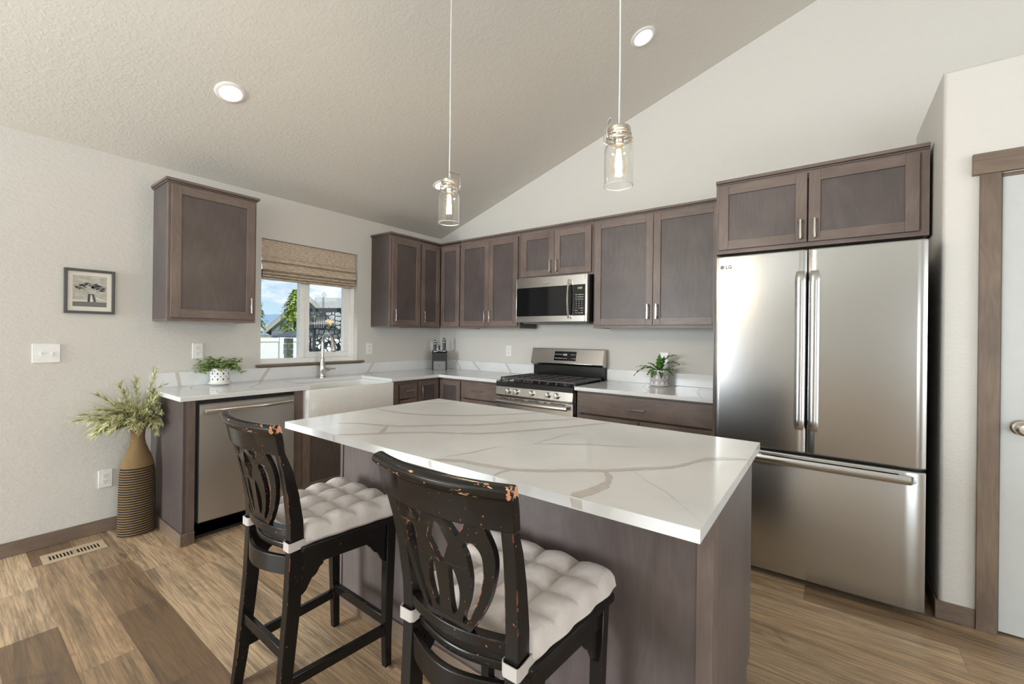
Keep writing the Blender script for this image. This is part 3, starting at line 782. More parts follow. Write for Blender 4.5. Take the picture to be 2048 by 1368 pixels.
MB().lathe([(.045, 0), (.045, .003), (.036, .005), (.03, .001), (0, .0)], (.43, -1.63, Z0 + .0305), 24).build('drain', 'chrome', t)

t = thing('kitchen_faucet', 'brushed nickel gooseneck faucet behind the farmhouse sink', 'faucet', (.11, -1.59, CZ1))
fx, fy_ = .110, -1.588
MB().lathe([(.030, .0003), (.030, .006), (.024, .012), (.022, .030), (.0265, .055), (.0285, .085), (.024, .115), (.0175, .145), (.016, .158), (.0195, .160), (.0195, .167), (.015, .170), (.0125, .18)], (fx, fy_, CZ1), 28).build('body', 'nickel', t)
pts = [(fx, fy_, 1.085)]
for k in range(0, 5): pts.append((fx, fy_, 1.09 + k * .033))
for k in range(1, 15):
    a = PI - PI * .92 * k / 14
    pts.append((fx + .080 + .080 * math.cos(a), fy_, 1.222 + .088 * math.sin(a)))
MB().tube(pts, .0118, 14).build('spout', 'nickel', t)
p1, p0 = Vector(pts[-1]), Vector(pts[-2]); dv = (p1 - p0).normalized()
MB().lathe([(.0125, 0), (.015, .006), (.0155, .02), (.019, .06), (.0225, .085), (.0225, .094), (.018, .100), (0, .099)], p1 - dv * .003, 24, 0, dv).build('spray_head', 'nickel', t)
lv = MB().lathe([(.016, 0), (.0165, .03), (.0135, .034), (.013, .046), (.0155, .05), (.0155, .058), (.008, .062), (.006, .075), (.0075, .09), (.0055, .115), (0, .118)], (fx, fy_ + .012, .985), 20, 0, (0.0, 1, 0.0))
lv.build('lever', 'nickel', t)

# ------------------------------------------------------------------ dishwasher
t = thing('dishwasher', 'stainless steel dishwasher with bar handle under the left counter', 'dishwasher', (.3, -2.42, 0))
MB().box((.05, -2.731, .02), (.585, -2.107, .878)).build('tub', 'black_plastic', t)
mb = MB(); rings = []
for k in range(9):
    u = k / 8; y = -2.716 + u * .600; bow = .006 * (1 - (2 * u - 1) ** 2)
    rings.append([(.588, y, .112), (.630 + bow, y, .112), (.638 + bow, y, .120), (.638 + bow, y, .848), (.630 + bow, y, .856), (.588, y, .856)])
mb.loops(rings); mb.build('door', 'dishwasher_steel', t, smooth=40)
MB().box((.53, -2.728, .005), (.585, -2.110, .108)).build('toe_kick', 'black_plastic', t, bevel=.004)
hd = MB(); pts = []
for k in range(17):
    u = k / 16; pts.append((.668 + .016 * (1 - (2 * u - 1) ** 2), -2.694 + u * .550, .815))
hd.tube(pts, .0125, 12)
for y in (-2.66, -2.178): hd.box((.640, y - .010, .806), (.674, y + .010, .824))
hd.build('handle', 'chrome', t)

# ------------------------------------------------------------------ gas range
RX0, RX1 = 1.3865, 2.1525
RC = (RX0 + RX1) / 2
t = thing('gas_range', 'stainless steel gas range with five knobs and black cooktop', 'range', (RC, -.3, 0))
MB().box((RX0, -.62, .03), (RX1, -.012, .895)).build('body', 'black_enamel', t, bevel=.003)
mb = MB(); mb.prism([(-.622, .20), (-.655, .205), (-.662, .22), (-.662, .765), (-.655, .775), (-.622, .775)], RX0 + .004, RX1 - .004, lambda u, v, d: (d, u, v)); mb.build('oven_door', 'range_steel', t, bevel=.002)
MB().box((RX0 + .10, -.6635, .33), (RX1 - .10, -.6605, .62)).build('oven_window', 'black_gloss', t)
MB().prism([(-.622, .04), (-.656, .045), (-.656, .19), (-.622, .195)], RX0 + .004, RX1 - .004, lambda u, v, d: (d, u, v)).build('warming_drawer', 'range_steel', t, bevel=.002)
hd = MB(); pts = []
for k in range(21):
    u = k / 20; pts.append((RX0 + .035 + u * (RX1 - RX0 - .07), -.698 - .018 * (1 - (2 * u - 1) ** 2), .735))
hd.tube(pts, .0145, 12, flat=1.25)
for x in (RX0 + .06, RX1 - .06): hd.box((x - .014, -.700, .724), (x + .014, -.660, .746))
hd.build('oven_handle', 'range_steel', t)
for x0_, x1_ in ((RX0 + .05, RX0 + .13), (RX0 + .15, RX0 + .165), (RX0 + .20, RX0 + .30), (RX0 + .345, RX0 + .45), (RX0 + .50, RX0 + .525), (RX0 + .56, RX0 + .70)):
    MB().box((x0_, -.6632, .756), (x1_, -.6612, .763)).build('vent_slot', 'vent_hole', t, smooth=0)
MB().prism([(-.622, .778), (-.664, .780), (-.672, .790), (-.664, .862), (-.622, .862)], RX0, RX1, lambda u, v, d: (d, u, v)).build('control_panel', 'range_steel', t, bevel=.002)
for x in (1.528, 1.612, 1.769, 1.926, 2.010):
    kn = MB().lathe([(.027, 0), (.027, .006), (.0215, .009), (.0205, .030), (.018, .034), (0, .034)], (x, -.6665, .826), 24, 0, (0, -1, .1))
    kn.box((x - .0045, -.713, .805), (x + .0045, -.695, .851))
    kn.build('knob', 'chrome', t, bevel=.001)
mb = MB().box((RX0 - .001, -.664, .863), (RX1 + .001, -.02, .902)).box((RX0 + .015, -.62, .902), (RX1 - .015, -.10, .905))
mb.build('cooktop', 'black_enamel', t, bevel=.006)
for bx, by, br in ((1.53, -.50, .045), (2.01, -.50, .050), (1.53, -.22, .038), (2.01, -.22, .040), (1.77, -.36, .045)):
    MB().lathe([(br + .012, 0), (br + .01, .007), (br, .009), (br, .017), (br - .006, .021), (0, .021)], (bx, by, .9052), 24).build('burner', 'cast_iron', t)
for gi, (gx0, gx1) in enumerate(((RX0 + .015, RX0 + .262), (RX0 + .268, RX1 - .268), (RX1 - .262, RX1 - .015))):
    g = MB(); za, zb = .927, .940
    gy0, gy1 = -.612, -.112; b_ = .0055
    for y in (gy0, gy1): g.box((gx0, y - b_, za), (gx1, y + b_, zb))
    for x in (gx0, gx1): g.box((x - b_, gy0, za), (x + b_, gy1, zb))
    gc = (gx0 + gx1) / 2
    for k in range(6):
        y = gy0 + (k + .5) * (gy1 - gy0) / 6
        g.box((gx0, y - b_ * .8, za + .001), (gx1, y + b_ * .8, zb - .001))
    g.box((gc - b_, gy0, za + .001), (gc + b_, gy1, zb + .002))
    n = 4
    for k in range(n):
        x = gx0 + (k + .0) * (gx1 - gx0) / (n - 1)
        for y, s in ((gy0, -1), (gy1, 1)):
            g.hexa([(x - .006, y - .006, .9055), (x + .006, y - .006, .9055), (x + .006, y + .006, .9055), (x - .006, y + .006, .9055), (x - .006, y - .006 - s * .010, zb), (x + .006, y - .006 - s * .010, zb), (x + .006, y + .006 - s * .010, zb), (x - .006, y + .006 - s * .010, zb)])
    g.build('grate', 'cast_iron', t, bevel=.0015)
bgm = MB().prism([(-.012, .90), (-.055, .90), (-.055, 1.035), (-.012, 1.035)], RX0 + .004, RX1 - .004, lambda u, v, d: (d, u, v))
bgm.build('rear_guard', 'black_enamel', t, bevel=.002)
MB().prism([(-.012, 1.030), (-.085, 1.032), (-.108, 1.052), (-.070, 1.190), (-.060, 1.194), (-.012, 1.194)], RX0, RX1, lambda u, v, d: (d, u, v)).build('backguard', 'range_steel', t, bevel=.003)
# sloped display on the backguard
def bgp(x, s, off=.0):  # s = distance up the sloped face
    d = Vector((0, .038, .138)).normalized(); n = Vector((0, -.138, .038)).normalized()
    return Vector((x, -.108, 1.052)) + d * s + n * off
dp = MB()
def slab_on(mb, x0, x1, s0, s1, off, th, m=0): mb.hexa([bgp(x0, s0, off), bgp(x1, s0, off), bgp(x1, s1, off), bgp(x0, s1, off), bgp(x0, s0, off + th), bgp(x1, s0, off + th), bgp(x1, s1, off + th), bgp(x0, s1, off + th)], m)
slab_on(dp, 1.641, 1.886, .022, .124, -.002, .0035, 1); slab_on(dp, 1.648, 1.879, .028, .118, -.002, .005, 0)
d_, n_ = Vector((0, .038, .138)).normalized(), Vector((0, -.138, .038)).normalized()
text_into(dp, '4:00', .026, bgp(1.762, .078, .0036), (1, 0, 0), d_, 2, 'CENTER')
for sr, row in ((.084, ('BAKE', 'BROIL', 'CLEAN')), (.047, ('OFF', 'WARM', 'KEEP'))):
    for k, wd_ in enumerate(row): text_into(dp, wd_, .0105, bgp(1.666 + k * .026, sr, .0036), (1, 0, 0), d_, 3, 'CENTER')
for sr, row in ((.084, ('+', 'TIMER', 'SET')), (.047, ('-', 'OFF', 'START'))):
    for k, wd_ in enumerate(row): text_into(dp, wd_, .0105, bgp(1.812 + k * .026, sr, .0036), (1, 0, 0), d_, 4 if wd_ == 'OFF' and sr < .05 and k == 1 else 3, 'CENTER')
text_into(dp, 'OVEN LIGHT', .0095, bgp(1.760, .047, .0036), (1, 0, 0), d_, 3, 'CENTER')
dp.build('display', ['black_gloss', 'range_steel', 'clock_led_white', 'key_white', 'print_red'], t, smooth=0)
kbd = MB()

# ------------------------------------------------------------------ microwave
MX0, MX1, MZ0, MZ1, MF = 1.396, 2.138, 1.437, 1.842, -.40
t = thing('microwave', 'stainless steel microwave mounted over the gas range', 'microwave', (1.77, -.2, MZ0))
MB().box((MX0 + .004, MF + .045, MZ0), (MX1 - .004, -.006, MZ1 - .002)).build('body', 'black_plastic', t, bevel=.003)
fr = MB(); wx0, wx1, wz0, wz1 = 1.412, 1.962, 1.492, 1.752
cx1 = 2.116
fr.box((MX0, MF, MZ0), (wx0, MF + .043, MZ1)).box((wx0, MF, MZ0), (cx1, MF + .043, wz0)).box((wx0, MF, wz1), (cx1, MF + .043, MZ1)).box((cx1, MF, MZ0), (MX1, MF + .043, MZ1))
fr.build('front_frame', 'range_steel', t, bevel=.003)
MB().box((wx0 + .0005, MF + .003, wz0 + .0005), (1.978, MF + .04, wz1 - .0005)).build('door_window', 'black_gloss', t)
cp = MB().box((1.9785, MF + .003, wz0 + .0005), (cx1 - .0005, MF + .04, wz1 - .0005))
Q = MF + .0026
text_into(cp, '4:00', .026, (2.066, Q, 1.716), (1, 0, 0), (0, 0, 1), 1, 'CENTER')
rows = [('Melt', 'Soft', 'Popcorn'), ('Veg', 'Meat', 'Reheat'), ('Time', 'Auto', 'Power'), ('1', '2', '3'), ('4', '5', '6'), ('7', '8', '9'), ('STOP', '0', 'START'), ('Timer', '', '+30'), ('Fan', 'Vent', 'Light')]
for i, row in enumerate(rows):
    for j, s in enumerate(row):
        if s: text_into(cp, s, .011 if len(s) > 1 else .013, (2.034 + j * .026, Q, 1.665 - i * .0195), (1, 0, 0), (0, 0, 1), 3 if s == 'STOP' else 2, 'CENTER')
cp.build('control_panel', ['black_gloss', 'clock_led', 'key_white', 'print_red'], t, smooth=0)
lg = MB(); text_into(lg, 'FRIGIDAIRE', .0145, (1.700, MF - .0003, 1.792), (1, 0, 0), (0, 0, 1), 0, 'LEFT'); text_into(lg, 'G A L L E R Y', .0125, (1.700, MF - .0003, 1.772), (1, 0, 0), (0, 0, 1), 1, 'LEFT')
lg.build('brand_lettering', ['print_grey', 'logo_dark'], t, smooth=0)
hd = MB(); pts = []
for k in range(15):
    u = k / 14; pts.append((1.974, MF - .018 - .024 * (1 - (2 * u - 1) ** 2), 1.468 + u * .330))
hd.tube(pts, .0155, 12, flat=.6)
for z in (1.488, 1.778): hd.box((1.964, MF - .026, z - .010), (1.984, MF + .001, z + .010))
hd.build('handle', 'range_steel', t)
MB().box((MX0 + .05, MF + .06, MZ0 - .012), (MX1 - .03, -.02, MZ0 - .0005)).build('vent_plate', 'rubber_grey', t, bevel=.004)

# ------------------------------------------------------------------ refrigerator
FX0, FX1, FY, FZ = 3.217, 4.125, -.952, 1.784
FM = 3.668
t = thing('refrigerator', 'stainless steel french door refrigerator with bottom freezer drawer', 'refrigerator', ((FX0 + FX1) / 2, -.5, 0))
MB().box((FX0 + .006, -.868, .03), (FX1 - .006, -.05, 1.745)).build('cabinet', 'fridge_side', t, bevel=.004)
def fdoor(x0, x1, z0, z1, bow, name, edge=.012):
    mb = MB(); rings = []; n = 24
    for k in range(n + 1):
        u = k / n; x = x0 + u * (x1 - x0)
        e = min(u, 1 - u) * (x1 - x0)
        r = edge - math.sqrt(max(0, edge ** 2 - (edge - min(e, edge)) ** 2))
        xg = (x - (FX0 + FX1) / 2) / ((FX1 - FX0) / 2)
        y = FY - bow * (1 - xg * xg) + r + bow
        rings.append([(x, -.874, z0), (x, y + .006, z0), (x, y + .0015, z0 + .0025), (x, y, z0 + .008), (x, y, z1 - .008), (x, y + .0015, z1 - .0025), (x, y + .006, z1), (x, -.874, z1)])
    mb.loops(rings); return mb.build(name, 'brushed_steel', t, smooth=50)
dl = fdoor(FX0, FM - .003, .708, FZ, .002, 'door')
dr = fdoor(FM + .003, FX1, .708, FZ, .002, 'door')
fd = fdoor(FX0, FX1, .042, .694, .002, 'freezer_drawer')
MB().box((FX0 + .012, -.874, .69), (FX1 - .012, -.866, 1.75)).build('gasket', 'rubber_grey', t)
def yfront(x): xg = (x - (FX0 + FX1) / 2) / ((FX1 - FX0) / 2); return FY + .002 * xg * xg
for x0, x1, par in ((3.614, 3.661, dl), (3.675, 3.722, dr)):
    mb = MB(); rings = []
    for k in range(31):
        u = k / 30; z = .83 + u * .84
        e = min(u, 1 - u) * .84; q = min(1, e / .035); h = .021 * math.sqrt(max(0, 1 - (1 - q) ** 2)) + .0008
        xm, hw = (x0 + x1) / 2, (x1 - x0) / 2 * (.72 + .28 * math.sqrt(q))
        ring = []
        for j in range(9):
            a = j / 8; xx = xm + hw * (2 * a - 1); yy = yfront(xx) - h * (1 - .45 * abs(2 * a - 1) ** 2.5)
            ring.append((xx, yy, z))
        ring += [(xm + hw, yfront(xm + hw) + .002, z), (xm - hw, yfront(xm - hw) + .002, z)]
        rings.append(ring)
    mb.loops(rings); mb.build('handle', 'brushed_steel', par, smooth=40)
mb = MB(); rings = []
hx0, hx1 = 3.262, 4.092
for k in range(41):
    u = k / 40; x = hx0 + u * (hx1 - hx0); e = min(u, 1 - u) * (hx1 - hx0); q = min(1, e / .022); s_ = math.sqrt(max(0, 1 - (1 - q) ** 2)); h = .030 * s_ + .0008
    zc, hz = .655, .0205 * (.6 + .4 * s_)
    y = yfront(x)
    rings.append([(x, y + .002, zc + hz), (x, y - h * .75, zc + hz), (x, y - h, zc + hz * .5), (x, y - h, zc - hz * .5), (x, y - h * .75, zc - hz), (x, y + .002, zc - hz)])
mb.loops(rings); mb.build('handle', 'brushed_steel', fd, smooth=40)
lg = MB()
lx, lz = 3.258, 1.7205
ly = yfront(3.28) - .0012
lg.lathe([(.0112, 0), (.0112, .0012), (0, .0012)], (lx + .004, ly + .0012, lz), 24, 0, (0, -1, 0))
lg.tube([(lx + .004 + .008 * math.cos(R(a)), ly - .0006, lz + .008 * math.sin(R(a))) for a in range(60, 361, 15)] + [(lx + .006, ly - .0006, lz)], .0010, 6, 1)
lg.box((lx + .0030, ly - .0012, lz - .003), (lx + .0044, ly, lz + .004), 1)
text_into(lg, 'LG', .027, (lx + .021, ly - .0006, lz - .0095), (1, 0, 0), (0, 0, 1), 0, 'LEFT', .0024, .0009)
lg.build('brand_emblem', ['logo_dark', 'key_white'], dl, smooth=0)
for x in (FX0 + .06, FX1 - .06):
    for y in (-.78, -.12): MB().lathe([(.022, .0005), (.022, .025), (.012, .0295), (0, .0298)], (x, y, 0), 16).build('foot', 'black_plastic', t)
MB().box((FX0 + .02, -.85, .004), (FX1 - .02, -.81, .0298)).build('kick_plate', 'black_plastic', t)

# ------------------------------------------------------------------ island
IX0, IX1, IY0, IY1 = 1.832, 3.557, -2.776, -1.822
t = thing('kitchen_island', 'dark stained kitchen island base under the big white slab', 'kitchen island', (2.69, -2.15, 0))
BX0, BX1, BYS, BYN = 1.868, 3.532, -2.515, -1.835
mb = MB().box((BX0 + .02, BYS + .02, .10), (BX1 - .02, BYN - .02, .884), 2).box((BX0 + .02, BYS, .001), (BX1 - .040, BYS + .0195, .884), 3)
mb.box((BX0, BYS, .001), (BX0 + .0195, BYN - .075, .884), 3).box((BX0, BYN - .075, .10), (BX0 + .0195, BYN, .884), 3)
mb.box((BX1 - .0195, BYS + .060, .001), (BX1, BYN - .075, .884), 3).box((BX1 - .0195, BYN - .075, .10), (BX1, BYN, .884), 3)
mb.build('body', ['stained_wood_z', 'stained_wood_x', 'cabinet_inside', 'island_panel_z'], t, smooth=0)
for nm, (a, b) in (('corner_post', ((BX1 - .0395, BYS - .006, .001), (BX1 + .001, BYS + .0595, .884))), ('corner_post', ((BX0 - .001, BYS - .006, .001), (BX0 + .0195, BYS - .0005, .884)))):
    MB().box(a, b).build(nm, 'stained_wood_z', t, bevel=.002, smooth=0)
MB().box((BX0 + .0200, BYS - .012, .001), (BX1 - .041, BYS - .0005, .083)).box((BX0 - .012, BYS + .0, .001), (BX0 - .0008, BYN - .08, .083)).build('base_board', 'trim_wood_x', t, bevel=.002)
FI = lambda u, d, z: (u, -2.4 + d, z)
WOODS[FI] = WOODS[FB]
for u0, u1 in ((1.90, 2.43), (2.44, 2.97), (2.98, 3.51)):
    shaker(FI, t, u0, u1, .565 - .0, .716, .868, ((u0 + u1) / 2, .79, .115, False), name='drawer', flat=True); shaker(FI, t, u0, u1, .565, .118, .70, (u1 - .03, .62))
MB().box((BX0 + .03, BYN - .07, .001), (BX1 - .03, BYN - .065, .10)).build('toe_kick', 'toe_kick', t)
t = thing('island_countertop', 'large white quartz slab with grey veins on the kitchen island', 'countertop', (2.69, -2.3, CZ0))
mb = MB().prism([(IX0, IY0), (IX1, IY0), (IX1, IY1), (IX0, IY1)], CZ0, CZ1, zz)
IV = [([(1.856,-2.309),(1.968,-2.32),(2.084,-2.308),(2.184,-2.273),(2.285,-2.21),(2.373,-2.134),(2.45,-2.042),(2.525,-1.942),(2.584,-1.834)],[(1.843,-2.299),(1.941,-2.297),(2.059,-2.286),(2.161,-2.251),(2.263,-2.187),(2.352,-2.11),(2.43,-2.016),(2.505,-1.915),(2.575,-1.82)]),([(1.903,-2.013),(2.008,-1.964),(2.038,-1.857)],[(1.894,-2.005),(1.99,-1.946),(2.03,-1.848)]),([(2.049,-2.654),(2.126,-2.598),(2.225,-2.56),(2.311,-2.525),(2.377,-2.45),(2.444,-2.373),(2.523,-2.305),(2.587,-2.217),(2.64,-2.108),(2.706,-2.008),(2.816,-1.862)],[(2.036,-2.646),(2.1,-2.58),(2.201,-2.541),(2.288,-2.506),(2.354,-2.43),(2.423,-2.351),(2.503,-2.282),(2.567,-2.192),(2.621,-2.081),(2.687,-1.978),(2.808,-1.848)]),([(2.226,-2.785),(2.305,-2.722),(2.355,-2.658),(2.421,-2.58),(2.5,-2.513),(2.585,-2.463),(2.665,-2.395),(2.728,-2.303),(2.793,-2.188),(2.863,-2.066),(2.921,-1.951),(2.967,-1.851)],[(2.216,-2.779),(2.284,-2.707),(2.334,-2.642),(2.401,-2.563),(2.482,-2.494),(2.567,-2.444),(2.648,-2.376),(2.712,-2.281),(2.778,-2.164),(2.848,-2.04),(2.906,-1.922),(2.961,-1.837)]),([(2.224,-2.522),(2.274,-2.579),(2.3,-2.615),(2.331,-2.655)],[(2.244,-2.53),(2.323,-2.603),(2.354,-2.647),(2.355,-2.67)]),([(2.764,-2.796),(2.804,-2.763),(2.858,-2.735),(2.919,-2.727),(2.975,-2.717),(3.022,-2.708),(3.077,-2.677),(3.133,-2.634),(3.184,-2.584),(3.241,-2.545),(3.292,-2.489),(3.343,-2.432),(3.386,-2.387),(3.416,-2.315),(3.445,-2.225),(3.49,-2.17),(3.556,-2.126)],[(2.754,-2.788),(2.783,-2.743),(2.839,-2.713),(2.902,-2.705),(2.961,-2.695),(3.008,-2.687),(3.064,-2.656),(3.12,-2.613),(3.172,-2.561),(3.231,-2.522),(3.282,-2.464),(3.334,-2.406),(3.378,-2.361),(3.408,-2.288),(3.437,-2.194),(3.484,-2.136),(3.554,-2.11)]),([(3.019,-2.697),(3.004,-2.732),(3.017,-2.792)],[(3.025,-2.704),(3.017,-2.745),(3.022,-2.796)]),([(3.24,-2.543),(3.27,-2.588),(3.281,-2.626),(3.27,-2.692),(3.252,-2.751),(3.262,-2.798)],[(3.237,-2.519),(3.281,-2.565),(3.309,-2.661),(3.296,-2.733),(3.278,-2.788),(3.273,-2.81)]),([(3.309,-2.48),(3.366,-2.543),(3.44,-2.6),(3.507,-2.682),(3.55,-2.737)],[(3.309,-2.478),(3.366,-2.54),(3.44,-2.597),(3.507,-2.68),(3.55,-2.736)]),([(2.826,-2.525),(2.806,-2.63),(2.775,-2.724)],[(2.828,-2.527),(2.81,-2.634),(2.777,-2.726)]),([(2.904,-2.397),(2.919,-2.265),(2.932,-2.132)],[(2.903,-2.394),(2.915,-2.259),(2.93,-2.129)]),([(2.904,-2.397),(3.059,-2.283),(3.223,-2.196)],[(2.903,-2.394),(3.056,-2.276),(3.222,-2.193)])]
zoff = [0]
def clampxy(q): return (min(max(q[0], IX0 + .0035), IX1 - .0035), min(max(q[1], IY0 + .0035), IY1 - .0035), CZ1 + .0002 + zoff[0])
rv = random.Random(11)
for Lp, Rp in IV:
    zoff[0] += .00006
    # resample and roughen the edges a little
    def dense(P, amp):
        o_ = []
        for i in range(len(P) - 1):
            for k in range(5):
                tt = k / 5; x = P[i][0] + (P[i + 1][0] - P[i][0]) * tt; y = P[i][1] + (P[i + 1][1] - P[i][1]) * tt
                o_.append((x + rv.uniform(-amp, amp), y + rv.uniform(-amp, amp)))
        return o_ + [P[-1]]
    wid = math.dist(Lp[len(Lp) // 2], Rp[len(Rp) // 2]); am = min(.0022, wid * .12)
    vein_strip(mb, dense(Lp, am), dense(Rp, am), clampxy)
for x0, x1 in ((3.262, 3.292), (3.018, 3.026), (2.756, 2.770), (2.218, 2.228)):
    mb.add([(x0, IY0 - .00025, .888), (x1, IY0 - .00025, .888), (x1 - .004, IY0 - .00025, .911), (x0 - .006, IY0 - .00025, .911)], [(0, 1, 2, 3)], 1)
mb.add([(IX1 + .00025, -2.120, .888), (IX1 + .00025, -2.100, .888), (IX1 + .00025, -2.105, .911), (IX1 + .00025, -2.122, .911)], [(0, 1, 2, 3)], 1)
mb.build('slab', ['quartz', 'quartz_vein'], t, bevel=.003, smooth=0)

# ------------------------------------------------------------------ pendant lamps
def pendant(x, y, label, bail):
    ztop, zbot = 2.112, 1.888
    zc = ceil_z(x)
    t = thing('pendant_lamp', label, 'pendant lamp', (x, y, zbot), 'pendant lamps over the island')
    MB().tube([(x, y, ztop + .0), (x + .0012, y, ztop + .25), (x - .0012, y, ztop + .6), (x, y, zc - .02)], .0032, 8).build('cord', 'cord_clear', t)
    MB().lathe([(.060, .0), (.060, .018), (.05, .026), (0, .027)], (x, y, zc - .004), 32, 0, (0, 0, -1)).build('canopy', 'nickel', t)
    Rj = .0545
    prof = [(Rj, zbot), (Rj, zbot + .135), (Rj - .004, zbot + .150), (Rj - .012, zbot + .161), (.042, zbot + .168), (.042, zbot + .176), (.0455, zbot + .180), (.0455, zbot + .186), (.042, zbot + .190), (.042, zbot + .205)]
    inner = [(r - .003, z) for r, z in prof[::-1]]
    MB().lathe(prof + inner + [prof[0]], (x, y, 0), 48, caps=False).build('glass_jar', 'jar_glass', t, smooth=60)
    MB().lathe([(Rj + .0005, zbot + .0002), (Rj + .0012, zbot - .0014), (Rj - .0015, zbot - .003), (Rj - .0040, zbot - .0014), (Rj - .0034, zbot + .0002)], (x, y, 0), 48, caps=False).build('glass_rim', 'jar_rim', t, smooth=60)
    MB().lathe([(.0, ztop + .004), (.008, ztop + .004), (.009, ztop - .002), (.040, ztop - .003), (.0435, ztop - .007), (.0435, ztop - .021), (.041, ztop - .022), (0, ztop - .022)], (x, y, 0), 36).build('lid', 'nickel', t)
    MB().lathe([(.0428, zbot + .1905), (.047, zbot + .191), (.047, zbot + .1945), (.0428, zbot + .195)], (x, y, 0), 36, caps=False).lathe([(.0462, zbot + .172), (.0485, zbot + .172), (.0485, zbot + .182), (.0462, zbot + .182), (.0462, zbot + .172)], (x, y, 0), 36, caps=False).build('metal_band', 'nickel', t)
    a = R(bail); c, s = math.cos(a), math.sin(a)
    P = lambda r, w_, z: (x + c * r - s * w_, y + s * r + c * w_, z)
    wb = MB().tube([P(.049, -.030, zbot + .178), P(.052, -.03, zbot + .19), P(.050, -.030, ztop + .012), P(.040, -.030, ztop + .022), P(.036, 0, ztop + .023), P(.040, .030, ztop + .022), P(.050, .030, ztop + .012), P(.052, .03, zbot + .19), P(.049, .030, zbot + .178)], .0016, 6)
    for w_ in (-.03, .03): wb.tube([P(.044 + .006 * math.cos(R(q)), w_, zbot + .177 + .006 * math.sin(R(q))) for q in range(0, 361, 30)], .0016, 6)
    wb.tube([P(-.045, -.02, zbot + .177), P(-.053, -.012, zbot + .172), P(-.053, .012, zbot + .172), P(-.045, .02, zbot + .177)], .0016, 6)
    wb.build('wire_bail', 'nickel', t)
    MB().lathe([(.0, ztop - .022), (.019, ztop - .022), (.019, ztop - .052), (.0165, ztop - .058), (.0165, ztop - .066), (0, ztop - .066)], (x, y, 0), 24).build('socket', 'nickel', t)
    zb = ztop - .062
    bp = [(.012, zb), (.0135, zb - .008), (.017, zb - .03), (.026, zb - .065), (.0295, zb - .085), (.027, zb - .103), (.017, zb - .116), (.0, zb - .120)]
    bu = MB().lathe(bp, (x, y, 0), 28, caps=False).build('bulb', 'bulb_glass', t, smooth=60)
    fm = MB()
    for k in range(8):
        a0, a1 = 2 * PI * k / 8, 2 * PI * k / 8 + .5
        fm.tube([(x + .006 * math.cos(a0), y + .006 * math.sin(a0), zb - .025), (x + .0120 * math.cos(a1), y + .0120 * math.sin(a1), zb - .092)], .0012, 6)
    fm.build('filament', 'filament', bu)
    return t
plain('cord_clear', (.62, .64, .64), .25)
plain('jar_rim', (.86, .86, .84), .08, Transmission_Weight=.35)  # white put into the rim colour for the glint on clear glass
pendant(2.192, -2.121, 'glass jar pendant lamp over the far left half of the island', -10)
pendant(3.115, -2.148, 'glass jar pendant lamp over the right half of the island, nearer the refrigerator', 215)

